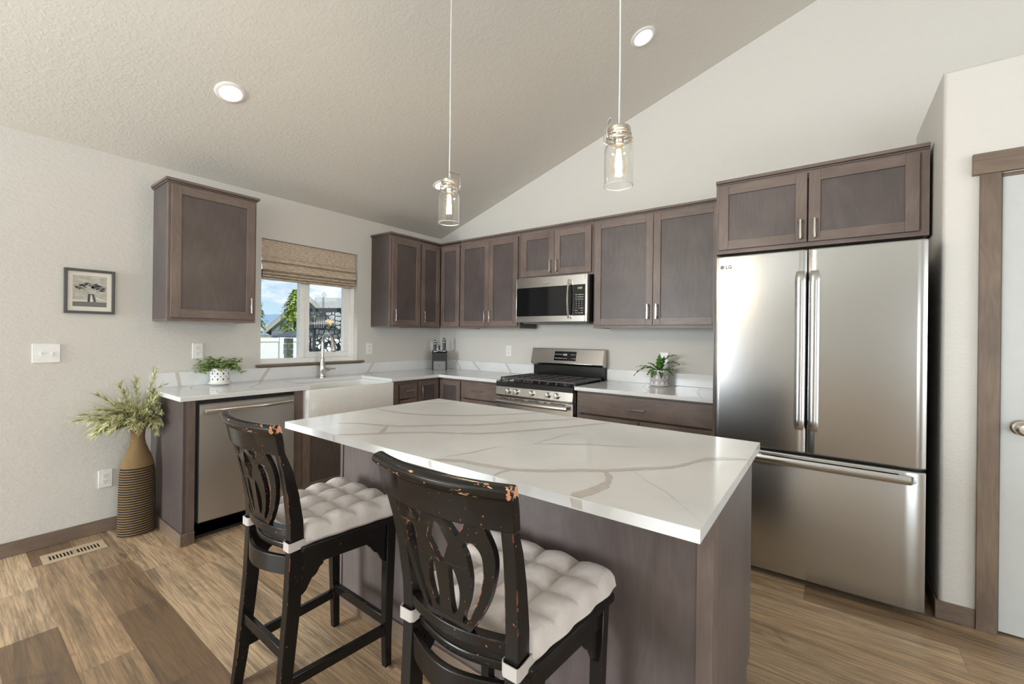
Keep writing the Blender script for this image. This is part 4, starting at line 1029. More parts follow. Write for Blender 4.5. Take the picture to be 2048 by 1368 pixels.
# ------------------------------------------------------------------ bar stools
def make_stool(name, loc, rz, label):
    t = thing(name, label, 'bar stool', (0, 0, 0), 'distressed black bar stools')
    WBK = 'worn_black_paint'
    def post(sx):
        # (z, outer x, rear y, width, depth)
        st = [(0, .180, -.243, .026, .034), (.10, .177, -.233, .029, .038), (.22, .175, -.222, .032, .042), (.40, .1745, -.207, .034, .046), (.60, .1745, -.198, .034, .046), (.68, .1765, -.200, .034, .044), (.78, .181, -.213, .033, .038), (.86, .186, -.229, .032, .031), (.9215, .1905, -.2465, .031, .0215), (.945, .192, -.2480, .030, .0180)]
        rings = []
        for z, ox, y, wd, dp_ in st:
            x0, x1 = sorted((sx * ox, sx * (ox - wd))); rings.append([(x0, y, z), (x1, y, z), (x1, y + dp_, z), (x0, y + dp_, z)])
        return MB().loops(rings)
    for sx in (-1, 1):
        lg_ = post(sx).build('leg', WBK, t, bevel=.0012, seg=1, smooth=50)
    for sx in (-1, 1):
        st = [(0.004, .1975, .198, .026, .028), (.12, .1990, .196, .028, .031), (.30, .2070, .197, .033, .036), (.578, .2150, .200, .036, .040)]
        rings = []
        for z, ox, y, wd, dp_ in st:
            x0, x1 = sorted((sx * ox, sx * (ox - wd))); rings.append([(x0, y - dp_, z), (x1, y - dp_, z), (x1, y, z), (x0, y, z)])
        f = MB().loops(rings).build('leg', WBK, t, bevel=.0012, seg=1, smooth=50)
        MB().lathe([(.0115, .0003), (.0125, .004), (.0, .004)], (sx * .1845, .184, 0), 14).build('felt_pad', 'felt_pad', f)
    # seat board with bowed rear edge
    poly = [(-.222, .214), (.222, .214), (.228, .206), (.190, -.165)]
    poly += [(.1380 * (1 - 2 * k / 12), -.180 - .028 * math.sin(PI * k / 12)) for k in range(13)] + [(-.190, -.165), (-.228, .206)]
    MB().prism(poly, .578, .600, zz).build('seat', WBK, t, bevel=.006, seg=3, smooth=40)
    # aprons
    ap = MB()
    def bar(mb, p, q, h0, h1, th):
        p, q = Vector(p), Vector(q); d = (q - p).normalized(); n = Vector((-d.y, d.x, 0)) * th / 2
        mb.hexa([p - n + Vector((0, 0, h0)), q - n + Vector((0, 0, h0)), q + n + Vector((0, 0, h0)), p + n + Vector((0, 0, h0)), p - n + Vector((0, 0, h1)), q - n + Vector((0, 0, h1)), q + n + Vector((0, 0, h1)), p + n + Vector((0, 0, h1))])
    A = MB(); bar(A, (-.18, .186, 0), (.18, .186, 0), .520, .577, .018); A.build('apron', WBK, t, bevel=.002)
    for sx in (-1, 1):
        A = MB(); bar(A, (sx * .160, -.155, 0), (sx * .1965, .165, 0), .520, .577, .018); A.build('apron', WBK, t, bevel=.002)
    A = MB(); rings = []
    for k in range(15):
        u = k / 14; x = -.143 + .286 * u; y = -.196 - .042 * math.sin(PI * u)
        rings.append([(x, y, .505), (x, y, .566), (x, y + .016, .566), (x, y + .016, .505)])
    A.loops(rings); A.build('apron', WBK, t, bevel=.002, smooth=50)
    # scrolled corner brackets
    scr = [(0, 0), (.075, 0), (.072, -.010), (.060, -.018), (.054, -.030), (.046, -.040), (.034, -.046), (.026, -.060), (.014, -.082), (0, -.092)]
    def bracket(o3, d3):
        d3 = Vector(d3).normalized(); n3 = Vector((-d3.y, d3.x, 0)); o3 = Vector(o3)
        return MB().prism(scr, -.008, .008, lambda u, v, d: o3 + d3 * u + Vector((0, 0, v)) + n3 * d)
    for sx in (-1, 1):
        bracket((sx * .1575, -.1535, .5195), (sx * .0365, .32, 0)).build('bracket', WBK, t, smooth=40)
        bracket((sx * .1925, .160, .5195), (-sx * .0365, -.32, 0)).build('bracket', WBK, t, smooth=40)
        bracket((sx * .178, .184, .5195), (-sx, 0, 0)).build('bracket', WBK, t, smooth=40)
    # stretchers
    for p, q, z in (((-.178, .183), (.178, .183), .178), ((-.158, -.203), (.158, -.203), .250)):
        A = MB(); bar(A, (*p, 0), (*q, 0), z - .019, z + .019, .020); A.build('stretcher', WBK, t, bevel=.003)
    for sx in (-1, 1):
        A = MB(); bar(A, (sx * .161, -.19, 0), (sx * .187, .168, 0), .135, .172, .020); A.build('stretcher', WBK, t, bevel=.003)
    # top rail, bowed to the rear, with a rolled rear edge
    def bow(x): return .036 * (1 - (x / .2) ** 2)
    prof = [(-.002, .921), (-.004, .985), (-.014, .994), (-.020, 1.004), (-.018, 1.013), (-.008, 1.019), (.004, 1.021), (.016, 1.019), (.020, 1.010), (.020, .960), (.018, .921)]
    rings = []
    for k in range(25):
        u = k / 24; x = (-.199 + .398 * u); b_ = bow(x)
        rings.append([(x * (1 + .10 * (z - .92)), -.247 - b_ + y + (.921 - z) * .18, z) for y, z in prof])
    MB().loops(rings).build('top_rail', WBK, t, bevel=.0025, smooth=45)
    # lower cross rail
    rings = []
    for k in range(17):
        u = k / 16; x = -.149 + .298 * u; b_ = .030 * (1 - (2 * u - 1) ** 2)
        rings.append([(x, -.196 - b_, .632), (x, -.196 - b_, .658), (x, -.168 - b_, .658), (x, -.168 - b_, .632)])
    MB().loops(rings).build('cross_rail', WBK, t, bevel=.002, smooth=45)
    # pierced back splat of interlaced ovals
    cu = bpy.data.curves.new('splat_outline', 'CURVE'); cu.dimensions = '2D'; cu.fill_mode = 'BOTH'; cu.extrude = .0075
    def spl(P):
        s_ = cu.splines.new('POLY'); s_.points.add(len(P) - 1); s_.use_cyclic_u = True
        for p_, q_ in zip(s_.points, P): p_.co = (q_[0], q_[1], 0, 1)
    def arc(P, n=6):   # smooth an open list with catmull-rom
        o_ = []
        for i in range(len(P) - 1):
            a, b, c, d = (Vector(P[max(i - 1, 0)]), Vector(P[i]), Vector(P[i + 1]), Vector(P[min(i + 2, len(P) - 1)]))
            for k in range(n):
                s = k / n; o_.append(tuple(.5 * ((2 * b) + (c - a) * s + (2 * a - 5 * b + 4 * c - d) * s * s + (3 * b - a - 3 * c + d) * s ** 3)))
        return o_ + [tuple(P[-1])]
    H_ = .285
    right = arc([(.048, 0), (.075, .04), (.105, .10), (.124, .17), (.127, .225), (.112, H_)])
    # top edge: three arch heads parted by two V notches
    top_r = arc([(.112, H_), (.096, H_)], 1) + [(.080, H_), (.053, H_ - .040), (.050, H_ - .040), (.026, H_)]
    outline = right + top_r + [(-x, y) for x, y in (right + top_r)[::-1]]
    spl(outline)
    spl([(0, .268), (.010, .262), (.026, .226), (.028, .218), (.008, .172), (0, .166), (-.008, .172), (-.028, .218), (-.026, .226), (-.010, .262)])
    for sx in (-1, 1):
        oc_ = arc([(.070, .236), (.090, .232), (.102, .205), (.098, .150), (.080, .090), (.056, .040), (.045, .036), (.046, .050), (.062, .095), (.071, .150), (.068, .200), (.062, .222), (.070, .236)])
        spl([(sx * x, y) for x, y in oc_[:-1]])
        ic_ = arc([(.026, .170), (.036, .150), (.042, .110), (.036, .070), (.024, .050), (.018, .056), (.016, .090), (.017, .135), (.020, .160), (.026, .170)])
        spl([(sx * x, y) for x, y in ic_[:-1]])
    ob = bpy.data.objects.new('splat_outline', cu); COL.objects.link(ob)
    dg = bpy.context.evaluated_depsgraph_get(); me = bpy.data.meshes.new_from_object(ob.evaluated_get(dg))
    bm = bmesh.new(); bm.from_mesh(me)
    bmesh.ops.remove_doubles(bm, verts=bm.verts[:], dist=.00005)
    A = MB()
    def sp3(x, y, z_):
        tt = y / H_; zz_ = .640 + y * (.925 - .640) / H_
        xb = x * (1.04 + .10 * tt)
        b_ = .030 * (1 - (xb / .149) ** 2) * (1 - tt) + bow(xb) * tt
        yc = -.185 * (1 - tt) - .236 * tt - .012 * (tt ** 2 - tt) * 2
        return (xb, yc - b_ + z_, zz_)
    bm.verts.ensure_lookup_table(); bm.verts.index_update()
    A.add([sp3(*v.co) for v in bm.verts], [tuple(v.index for v in f.verts) for f in bm.faces])
    bm.free(); bpy.data.objects.remove(ob); bpy.data.curves.remove(cu); bpy.data.meshes.remove(me)
    A.build('back_splat', WBK, t, smooth=35)
    t.location = loc; t.rotation_euler = (0, 0, rz)
    return t
def copy_tree(o, parent=None):
    c = o.copy(); COL.objects.link(c)
    if parent: c.parent = parent
    for ch in [q for q in bpy.data.objects if q.parent == o]: copy_tree(ch, c)
    return c
S1 = ((2.195, -2.817, 0), -.017); S2 = ((3.076, -2.799, 0), .025)
st1 = make_stool('bar_stool', *S1, 'distressed black bar stool facing the end of the island nearest the dishwasher')
st2 = copy_tree(st1); st2.location, st2.rotation_euler = S2[0], (0, 0, S2[1])
st2['label'] = 'distressed black bar stool nearest the camera at the island corner facing the refrigerator'

def make_cushion():
    t = thing('seat_cushion', 'grey tufted cushion on the bar stool nearer the dishwasher', 'cushion', (0, 0, 0), 'tufted stool cushions')
    N = 84; zb = .6012
    def hgt(u, v):
        a, b = (u + 1) / 2 * 4, (v + 1) / 2 * 4
        pa = abs(math.sin(PI * a)); pb = abs(math.sin(PI * b))
        p = (pa * pb) ** .75
        eu, ev = 1 - abs(u), 1 - abs(v)
        e = min(1, min(eu, ev) / .10); er = math.sqrt(max(0, 1 - (1 - e) ** 2))
        da, db = abs(a - round(a)), abs(b - round(b))
        tuft = math.exp(-(da * da + db * db) / .012) if 0 < round(a) < 4 and 0 < round(b) < 4 else 0
        w_ = noise.noise(Vector((u * 5, v * 5, 1.3))) * .0025 + noise.noise(Vector((u * 14, v * 14, 7))) * .0012
        return .012 + er * (.034 + .020 * p - .016 * tuft + w_)
    def xy(u, v):
        hw = .190 + (.232 - .190) * (v + 1) / 2
        wob = 1 + .012 * math.sin(v * 2 * PI * 2) * (abs(u) ** 6)
        x = u * hw * wob; y = -.160 + (v + 1) / 2 * .396 + .010 * math.sin(u * PI * 2) * 0
        c = (abs(u) * abs(v)) ** 8
        return x * (1 - .03 * c), y - (.012 * c if v > 0 else -.012 * c)
    vs, fs = [], []
    for j in range(N + 1):
        for i in range(N + 1):
            u, v = 2 * i / N - 1, 2 * j / N - 1; x, y = xy(u, v); vs.append((x, y, zb + hgt(u, v)))
    K = len(vs)
    for j in range(N + 1):
        for i in range(N + 1):
            u, v = 2 * i / N - 1, 2 * j / N - 1; x, y = xy(u * .985, v * .985)
            e = min(1, min(1 - abs(u), 1 - abs(v)) / .06); vs.append((x, y, zb + .010 * (1 - math.sqrt(max(0, 1 - (1 - e) ** 2)))))
    g = lambda i, j: j * (N + 1) + i
    for j in range(N):
        for i in range(N):
            fs.append((g(i, j), g(i + 1, j), g(i + 1, j + 1), g(i, j + 1))); fs.append((K + g(i, j), K + g(i, j + 1), K + g(i + 1, j + 1), K + g(i + 1, j)))
    for k in range(N):
        fs += [(g(k, 0), K + g(k, 0), K + g(k + 1, 0), g(k + 1, 0)), (g(k, N), g(k + 1, N), K + g(k + 1, N), K + g(k, N)), (g(0, k), g(0, k + 1), K + g(0, k + 1), K + g(0, k)), (g(N, k), K + g(N, k), K + g(N, k + 1), g(N, k + 1))]
    MB().add(vs, fs).build('pad', 'cushion_fabric', t, smooth=60)
    for sx in (-1, 1):   # fabric ties looped round the rear posts
        x0, x1, y0, y1 = sx * .1385, sx * .1765, -.203, -.150
        path = [(sx * .1800, -.128), (sx * .1800, y0 + .004), (sx * .1770, y0 - .0025), (x0 + sx * .004, y0 - .0025), (x0 - sx * .0025, y0 + .004), (x0 - sx * .0025, -.140)]
        A = MB(); rings = []
        for k, (px_, py_) in enumerate(path):
            d = Vector(path[min(k + 1, 5)]) - Vector(path[max(k - 1, 0)]); d.normalize(); n = Vector((-d.y, d.x)) * .0012
            zc, hh = .606 + (.004 if k in (0, 5) else 0), .0145
            rings.append([(px_ - n.x, py_ - n.y, zc - hh), (px_ + n.x, py_ + n.y, zc - hh), (px_ + n.x, py_ + n.y, zc + hh), (px_ - n.x, py_ - n.y, zc + hh)])
        A.loops(rings); A.build('tie_strap', 'tie_fabric', t, smooth=50)
    return t
c1 = make_cushion(); c1.location, c1.rotation_euler = S1[0], (0, 0, S1[1])
c2 = copy_tree(c1); c2.location, c2.rotation_euler = S2[0], (0, 0, S2[1])
c2['label'] = 'grey tufted cushion on the bar stool nearest the camera'

# ------------------------------------------------------------------ wall plates, picture, vent
def outlet(F, u, z, label, kind='duplex', lab_cat='electrical outlet'):
    w_, h_ = (.035, .057) if kind != 'double' else (.060, .057)
    t = thing('wall_outlet' if kind == 'duplex' else 'light_switch', label, lab_cat, F(u, 0, z))
    A = MB(); fbox(A, F, u - w_, u + w_, .0004, .006, z - h_, z + h_); A.build('cover_plate', 'white_plastic', t, bevel=.0025, seg=3)
    if kind == 'duplex':
        for q in (-1, 1):
            A = MB(); zc = z + q * .0195
            A.lathe([(.0165, .0055), (.0165, .0075), (0, .0075)], F(u, 0, zc), 20, 0, Vector(F(0, 1, 0)))
            for s in (-1, 1): fbox(A, F, u + s * .0065 - .0012, u + s * .0065 + .0012, .0070, .0078, zc - .001, zc + .008, 1)
            A.lathe([(.0028, .0070), (.0028, .0079), (0, .0079)], F(u, 0, zc - .0085), 10, 1, Vector(F(0, 1, 0)))
            A.build('receptacle', ['white_plastic', 'outlet_slot'], t)
    elif kind == 'double':
        for q in (-.023, .023):
            A = MB(); fbox(A, F, u + q - .006, u + q + .006, .0055, .0070, z - .013, z + .013)
            A.hexa([F(u + q - .004, .0065, z - .006), F(u + q + .004, .0065, z - .006), F(u + q + .004, .0065, z + .006), F(u + q - .004, .0065, z + .006), F(u + q - .003, .018, z - .011), F(u + q + .003, .018, z - .011), F(u + q + .003, .018, z - .004), F(u + q - .003, .018, z - .004)])
            A.build('toggle', 'white_plastic', t)
    else:
        A = MB(); fbox(A, F, u - .0165, u + .0165, .0055, .0085, z - .033, z + .033); A.build('rocker', 'white_plastic', t, bevel=.001)
    return t
outlet(FL, -3.312, 1.170, 'white double toggle switch plate on the left wall under the picture', 'double', 'light switch')
outlet(FL, -3.037, .345, 'white wall outlet low on the left wall beside the rope vase')
outlet(FL, -2.527, 1.169, 'white wall outlet above the small leafy plant')
outlet(FL, -1.013, 1.161, 'white wall outlet right of the kitchen window')
outlet(FL, -.118, 1.170, 'white switch plate on the window wall behind the knife block', 'rocker', 'light switch')
outlet(FB, 1.038, 1.150, 'white wall outlet on the range wall left of the range')
outlet(FB, 2.655, 1.128, 'white wall outlet behind the fern in the patterned pot')

# framed still-life drawing
PY0, PY1, PZ0, PZ1 = -3.243, -3.004, 1.418, 1.698
t = thing('picture_frame', 'small dark framed grey drawing of a flower vase on the left wall', 'picture', (.0, -3.124, 1.418))
A = MB(); fw_ = .016
for y0, y1, z0, z1 in ((PY0, PY0 + fw_, PZ0, PZ1), (PY1 - fw_, PY1, PZ0, PZ1), (PY0 + fw_, PY1 - fw_, PZ0, PZ0 + fw_), (PY0 + fw_, PY1 - fw_, PZ1 - fw_, PZ1)): A.box((.0006, y0, z0), (.022, y1, z1))
A.build('frame', 'frame_dark', t, bevel=.002)
MB().box((.001, PY0 + fw_ - .001, PZ0 + fw_ - .001), (.010, PY1 - fw_ + .001, PZ1 - fw_ + .001)).build('mat_board', 'mat_board', t)
def art():
    m, tt, b = pmat('still_life_print', (.5, .5, .5), .6)
    oc = tt.add('ShaderNodeTexCoord').outputs['Object']
    n = tt.noise(tt.mapping(oc, (30, 30, 60)), 1.0, 4, .6)
    tt.l.new(tt.ramp(n, [(.3, (.33, .32, .29)), (.7, (.56, .54, .49))]), b.inputs['Base Color']); M['still_life_print'] = m
art(); plain('ink_dark', (.055, .055, .055), .7); plain('ink_mid', (.16, .16, .155), .7); plain('ink_light', (.66, .64, .59), .7)
ay0, ay1, az0, az1 = PY0 + .040, PY1 - .040, PZ0 + .044, PZ1 - .040
A = MB().box((.0100, ay0, az0), (.0108, ay1, az1), 0)
def P2(u, v, k=0): return (.0110 + k * .0001, ay0 + u * (ay1 - ay0), az0 + v * (az1 - az0))
def patch(poly, m, k=0): A.add([P2(u, v, k) for u, v in poly], [tuple(range(len(poly)))], m)
patch([(0, 0), (1, 0), (1, .15), (.6, .16), (0, .15)], 2)
patch([(0, .15), (.5, .16), (.5, .20), (0, .22)], 3); patch([(.68, .26), (1, .18), (1, .21), (.68, .32)], 3, 1)
patch([(.44, .14), (.66, .14), (.60, .42), (.47, .42)], 2, 1); patch([(.50, .16), (.60, .16), (.55, .38), (.52, .38)], 3, 2)
patch([(.43, .15), (.49, .15), (.50, .42), (.44, .40)], 1, 3); patch([(.58, .42), (.62, .40), (.68, .17), (.63, .17)], 1, 3)
patch([(.46, .42), (.62, .42), (.70, .52), (.50, .50)], 3, 2)
ra = random.Random(5)
for k in range(46):
    u = ra.uniform(.10, .92); v = .62 + .10 * math.sin(u * 4) + ra.uniform(-.07, .07) - (.06 if u < .35 else 0)
    a = ra.uniform(-.6, .6); l, h = ra.uniform(.05, .11), ra.uniform(.015, .035)
    cu_, su_ = math.cos(a), math.sin(a)
    patch([(u - l * cu_, v - l * su_), (u - h * su_, v + h * cu_), (u + l * cu_, v + l * su_), (u + h * su_, v - h * cu_)], 1 if k % 3 else 2, 4 + k % 5)
for k in range(7):
    u0 = .46 + .02 * k; u1 = .2 + .11 * k; patch([(u0, .43), (u0 + .012, .43), (u1 + .01, .62), (u1, .62)], 2, 3)
A.build('artwork', ['still_life_print', 'ink_dark', 'ink_mid', 'ink_light'], t, smooth=0)

t = thing('floor_vent', 'tan slotted floor vent by the left wall baseboard', 'floor vent', (.222, -3.21, 0))
VX0, VX1, VY0, VY1 = .150, .296, -3.345, -3.075
A = MB(); zt_ = .006
sx0, sx1 = VX0 + .040, VX1 - .036
ns = 15; sy0, sy1 = VY0 + .026, VY1 - .024; pitch = (sy1 - sy0) / ns
A.box((VX0, VY0, .0006), (sx0, VY1, zt_)).box((sx1, VY0, .0006), (VX1, VY1, zt_)).box((sx0, VY0, .0006), (sx1, sy0, zt_)).box((sx0, sy1, .0006), (sx1, VY1, zt_))
for k in range(ns + 1):
    y = sy0 + k * pitch
    A.box((sx0, y - .0028, .0008), (sx1, y + .0028, zt_ - .0005))
A.box((sx0, sy0 + 7.5 * pitch - .009, .0008), (sx1, sy0 + 7.5 * pitch + .009, zt_ - .0005))
A.build('grille', 'vent_tan', t, bevel=.001)
MB().box((sx0, sy0, .0004), (sx1, sy1, .0012)).build('duct_opening', 'vent_hole', t)

# ------------------------------------------------------------------ rope vase and grass
VC = Vector((.190, -2.915, 0))
def vase_ring(hw, dp_, z, n=72):
    ring = []
    for k in range(n):
        a = 2 * PI * k / n; c, s = math.cos(a), math.sin(a)
        # pinched oval: long along the wall
        ring.append((VC.x + dp_ * math.copysign(abs(c) ** 1.15, c), VC.y + hw * math.copysign(abs(s) ** .95, s), z))
    return ring
prof = [(0, .098, .070), (.10, .098, .072), (.25, .097, .073), (.38, .094, .073), (.44, .088, .070), (.49, .075, .062), (.54, .056, .050), (.58, .042, .042), (.62, .037, .037), (.66, .039, .039), (.695, .047, .047), (.716, .054, .054)]
def vprof(z):
    for (z0, a0, b0), (z1, a1, b1) in zip(prof, prof[1:]):
        if z <= z1: s = smoothstep((z - z0) / (z1 - z0)) * .4 + .6 * (z - z0) / (z1 - z0); return a0 + (a1 - a0) * s, b0 + (b1 - b0) * s
    return prof[-1][1:]
t = thing('rope_vase', 'tall rope wrapped floor vase with black striped lower half', 'vase', VC)
pit = .00775
def coil_shell(z0, z1):
    rings = []; n = int(round((z1 - z0) / pit))
    for k in range(n):
        for q in (.02, .25, .5, .75, .98):
            z = z0 + (k + q) * pit; hw, dp_ = vprof(z); b_ = .0036 * (math.sin(PI * q) ** .6 - 1)
            rings.append(vase_ring(hw + b_, dp_ + b_, z))
    return rings
MB().loops(coil_shell(.0006, pit * 56)).build('striped_body', 'striped_rope', t, smooth=50)
zs = pit * 56
rg = coil_shell(zs + .0003, zs + pit * 35)
zl = zs + pit * 35; hw, dp_ = vprof(.716)
rg += [vase_ring(hw + .003, dp_ + .003, zl + .004), vase_ring(hw - .002, dp_ - .002, zl + .009), vase_ring(hw - .012, dp_ - .012, zl + .006), vase_ring(.026, .026, zl - .08)]
MB().loops(rg).build('neck', 'tan_rope', t, smooth=50)
rg = random.Random(21)
LIP = Vector((VC.x, VC.y, .72))
t = thing('ornamental_grass', 'green and cream artificial grass sprays standing in the rope vase', 'grass arrangement', (VC.x, VC.y, .66))
def ribbon(mb, pts, wd, m=0, side=None):
    pts = [Vector(p) for p in pts]; n = len(pts); vs = []
    for i, p in enumerate(pts):
        d = pts[min(i + 1, n - 1)] - pts[max(i - 1, 0)]; d.normalize()
        s = d.cross(side if side is not None else Vector((.3, .2, 1))); s.normalize()
        k = wd * (1 - (i / (n - 1)) ** 2) + .0003
        vs += [p - s * k, p + d.cross(s) * k * .25, p + s * k]
    fs = []
    for i in range(n - 1):
        a = i * 3; fs += [(a, a + 1, a + 4, a + 3), (a + 1, a + 2, a + 5, a + 4)]
    mb.add(vs, fs, m)
def bend(p0, d0, ln, droop, n=8):
    p, d = Vector(p0), Vector(d0).normalized(); o_ = [p.copy()]
    for i in range(n):
        p = p + d * ln / n; d = (d + Vector((0, 0, -droop / n))).normalized(); o_.append(p.copy())
    return o_
bl = MB()
def safe(pts): # keep clear of the wall
    return [Vector((max(p.x, .012), p.y if p.z > .935 else min(p.y, -2.838), p.z)) for p in pts]
for k in range(150):
    a = rg.uniform(0, 2 * PI); el = rg.uniform(.35, 1.0)
    d = Vector((.55 * math.cos(a) * (1 - el * .4) + .05, .95 * math.sin(a) * (1 - el * .55) - .03, el))
    pts = bend(LIP + Vector((.028 * math.cos(a), .028 * math.sin(a), -.03)), d, rg.uniform(.16, .34), rg.uniform(.4, 1.9))
    ribbon(bl, safe(pts), rg.uniform(.0018, .0032))
for dy, dz, ln, dr in ((-1.0, .55, .26, 1.3), (-.9, .2, .20, 2.2), (.5, .3, .17, 2.4), (.35, .9, .26, 1.6), (-.5, .1, .16, 2.5)):
    ribbon(bl, safe(bend(LIP + Vector((.02, 0, 0)), (.25, dy, dz), ln, dr, 10)), .0022)
bl.build('blades', 'grass_green', t, smooth=0)
pl = MB()
def spray(pts, m=0, ln0=.035):
    ribbon(pl, pts, .0016, 0)
    for i in range(3, len(pts)):
        for j in range(9):
            p = pts[i - 1].lerp(pts[i], rg.random()); d = (pts[i] - pts[i - 1]).normalized()
            q = (d * .9 + Vector((rg.uniform(-.6, .6), rg.uniform(-.6, .6), rg.uniform(-.5, .5)))).normalized()
            ribbon(pl, safe(bend(p, q, ln0 * rg.uniform(.6, 1.2), .4, 3)), rg.uniform(.0032, .0056), m if j % 3 else 1 - m)
sprays = [((0, -.95, .62), .33, .75), ((0, -1, .75), .30, .6), ((.1, -.55, .85), .32, .55), ((.1, -.30, 1), .31, .4), ((.05, -.05, 1), .32, .5), ((.05, .22, 1), .38, .05), ((.05, .32, .95), .30, .8), ((.1, .50, .75), .24, 1.1), ((.3, .20, .8), .26, .8),
          ((.4, -.2, .7), .25, .9), ((.4, -.5, .6), .25, 1.1), ((.35, .45, .45), .19, 1.4), ((.5, .1, .5), .20, 1.4), ((.2, -.7, .4), .24, 1.2), ((.45, -.1, .35), .17, 1.5), ((.3, .3, .3), .15, 1.5), ((.2, -.4, .3), .18, 1.3), ((.1, -.8, 1.0), .26, .8), ((.4, .35, .25), .14, 1.6), ((.35, .1, .9), .22, 1.0), ((.3, -.35, .9), .24, .9), ((.15, .38, .6), .20, 1.3)]
sprays += [((rg.uniform(-.1, .5), rg.uniform(-.85, .42), rg.uniform(.25, 1.0)), rg.uniform(.15, .27), rg.uniform(.7, 1.6)) for _ in range(40)]
for k, (d, ln, dr) in enumerate(sprays):
    spray(safe(bend(LIP + Vector((.01, 0, -.03)), d, ln, dr, 10)), 1, .048)
pl.build('plumes', ['grass_green', 'plume_pale'], t, smooth=0)

# ------------------------------------------------------------------ potted plants
def leaf(mb, p, d, up, ln, wd, fold_=.25, curl=.3, n=4, m=0, wavy=0.0):
    p, d, up = Vector(p), Vector(d).normalized(), Vector(up)
    s = d.cross(up).normalized(); u_ = s.cross(d).normalized(); vs = []
    for i in range(n + 1):
        q = i / n; c = p + d * ln * q - u_ * curl * ln * q * q; k = wd * math.sin(PI * min(.985, max(.03, q)) ** .8)
        wv = wavy * wd * math.sin(i * 2.1)
        vs += [c - s * k + u_ * (fold_ * k + wv), c, c + s * k + u_ * (fold_ * k - wv)]
    fs = []
    for i in range(n):
        a = i * 3; fs += [(a, a + 1, a + 4, a + 3), (a + 1, a + 2, a + 5, a + 4)]
    mb.add(vs, fs, m)
P1c = Vector((.108, -2.414, CZ1))
t = thing('potted_plant', 'small leafy green plant in a white pierced pot on the left counter', 'potted plant', P1c)
MB().lathe([(0, .001), (.052, .001), (.066, .008), (.078, .014), (.079, .018), (.070, .018), (.060, .012), (0, .012)], P1c, 36).lathe([(.063, .0135), (.067, .0145), (.0675, .024), (.064, .026)], P1c, 36, caps=True).build('saucer', 'ceramic_white', t, smooth=40)
A = MB().lathe([(0, .0265), (.061, .0265), (.0625, .030), (.0665, .118), (.0685, .122), (.0685, .126), (.062, .126), (.060, .112), (0, .112)], P1c, 40, 0)
for row in range(4):
    z = .046 + row * .021
    for k in range(11):
        a = 2 * PI * (k + (.5 if row % 2 else 0)) / 11
        r0 = .0625 + (z - .030) * (.004 / .088) + .0006; hz, hw_ = (.0085, .0052) if row % 2 == 0 else (.0042, .0042)
        poly = [(0, hz), (hw_ * .8, hz * .5), (hw_ * .8, -hz * .5), (0, -hz), (-hw_ * .8, -hz * .5), (-hw_ * .8, hz * .5)]
        c, s = math.cos(a), math.sin(a)
        A.add([(P1c.x + c * r0 - s * u, P1c.y + s * r0 + c * u, P1c.z + z + v) for u, v in poly], [tuple(range(6))], 1)
A.build('pot', ['ceramic_white', 'ceramic_hole'], t, smooth=40)
MB().lathe([(0, .113), (.058, .113), (.05, .118), (0, .12)], P1c, 20).build('soil', 'soil', t)
A = MB(); rp = random.Random(9)
for k in range(105):
    a = rp.uniform(0, 2 * PI); el = rp.uniform(.12, 1.5)
    d0 = Vector((math.cos(a) * .75, math.sin(a) * 1.1, el)); ln = rp.uniform(.07, .135)
    pts = bend(P1c + Vector((.03 * math.cos(a), .035 * math.sin(a), .115)), d0, ln, .9, 5)
    pts = [Vector((max(q.x, .030), q.y, q.z)) for q in pts]
    ribbon(A, pts, .0012)
    for i in range(2, 6):
        for j in range(2):
            dd = Vector((rp.uniform(-1, 1), rp.uniform(-1, 1), rp.uniform(-.15, .5)))
            if pts[i].x < .05: dd.x = abs(dd.x)
            leaf(A, pts[i], dd, (rp.uniform(-.3, .3), rp.uniform(-.3, .3), 1), rp.uniform(.020, .032), rp.uniform(.009, .013), .2, .3, 4)
A.build('foliage', 'leaf_green', t, smooth=0)

P2c = Vector((2.655, -.128, CZ1))
t = thing('potted_fern', 'small bird nest fern in a blue and white patterned pot by the refrigerator', 'potted plant', P2c)
MB().lathe([(0, .001), (.060, .001), (.072, .006), (.084, .014), (.085, .018), (.076, .017), (.062, .010), (0, .010)], P2c, 36).build('saucer', 'ceramic_white', t, smooth=40)
MB().lathe([(0, .0108), (.066, .0108), (.069, .014), (.074, .128), (.0745, .134), (.070, .134), (.067, .122), (0, .122)], P2c, 44).build('pot', 'tile_pattern_glaze', t, smooth=40)
MB().lathe([(0, .123), (.065, .123), (.05, .127), (0, .13)], P2c, 20).build('soil', 'soil', t)
A = MB()
def frond(d, ln, wd, droop, n=14, twist=0.0, wavy=.35):
    pts = bend(P2c + Vector((d[0] * .02, d[1] * .02, .125)), d, ln, droop, n)
    pts = [Vector((q.x, min(q.y, -.026), q.z)) for q in pts]
    vs = []
    for i, p in enumerate(pts):
        dd = (pts[min(i + 1, n)] - pts[max(i - 1, 0)]).normalized(); s = dd.cross(Vector((.15, -.9 * twist, 1))).normalized(); u_ = s.cross(dd)
        q = i / n; k = wd * (.25 + .75 * math.sin(PI * min(.97, q + .06)) ** .8) * (1 + .22 * math.sin(i * 2.4))
        vs += [p - s * k + u_ * k * (.25 + wavy * math.sin(i * 2.2)), p, p + s * k + u_ * k * (.25 - wavy * math.sin(i * 2.2 + 1))]
    fs = []
    for i in range(n):
        a = i * 3; fs += [(a, a + 1, a + 4, a + 3), (a + 1, a + 2, a + 5, a + 4)]
    A.add(vs, fs)
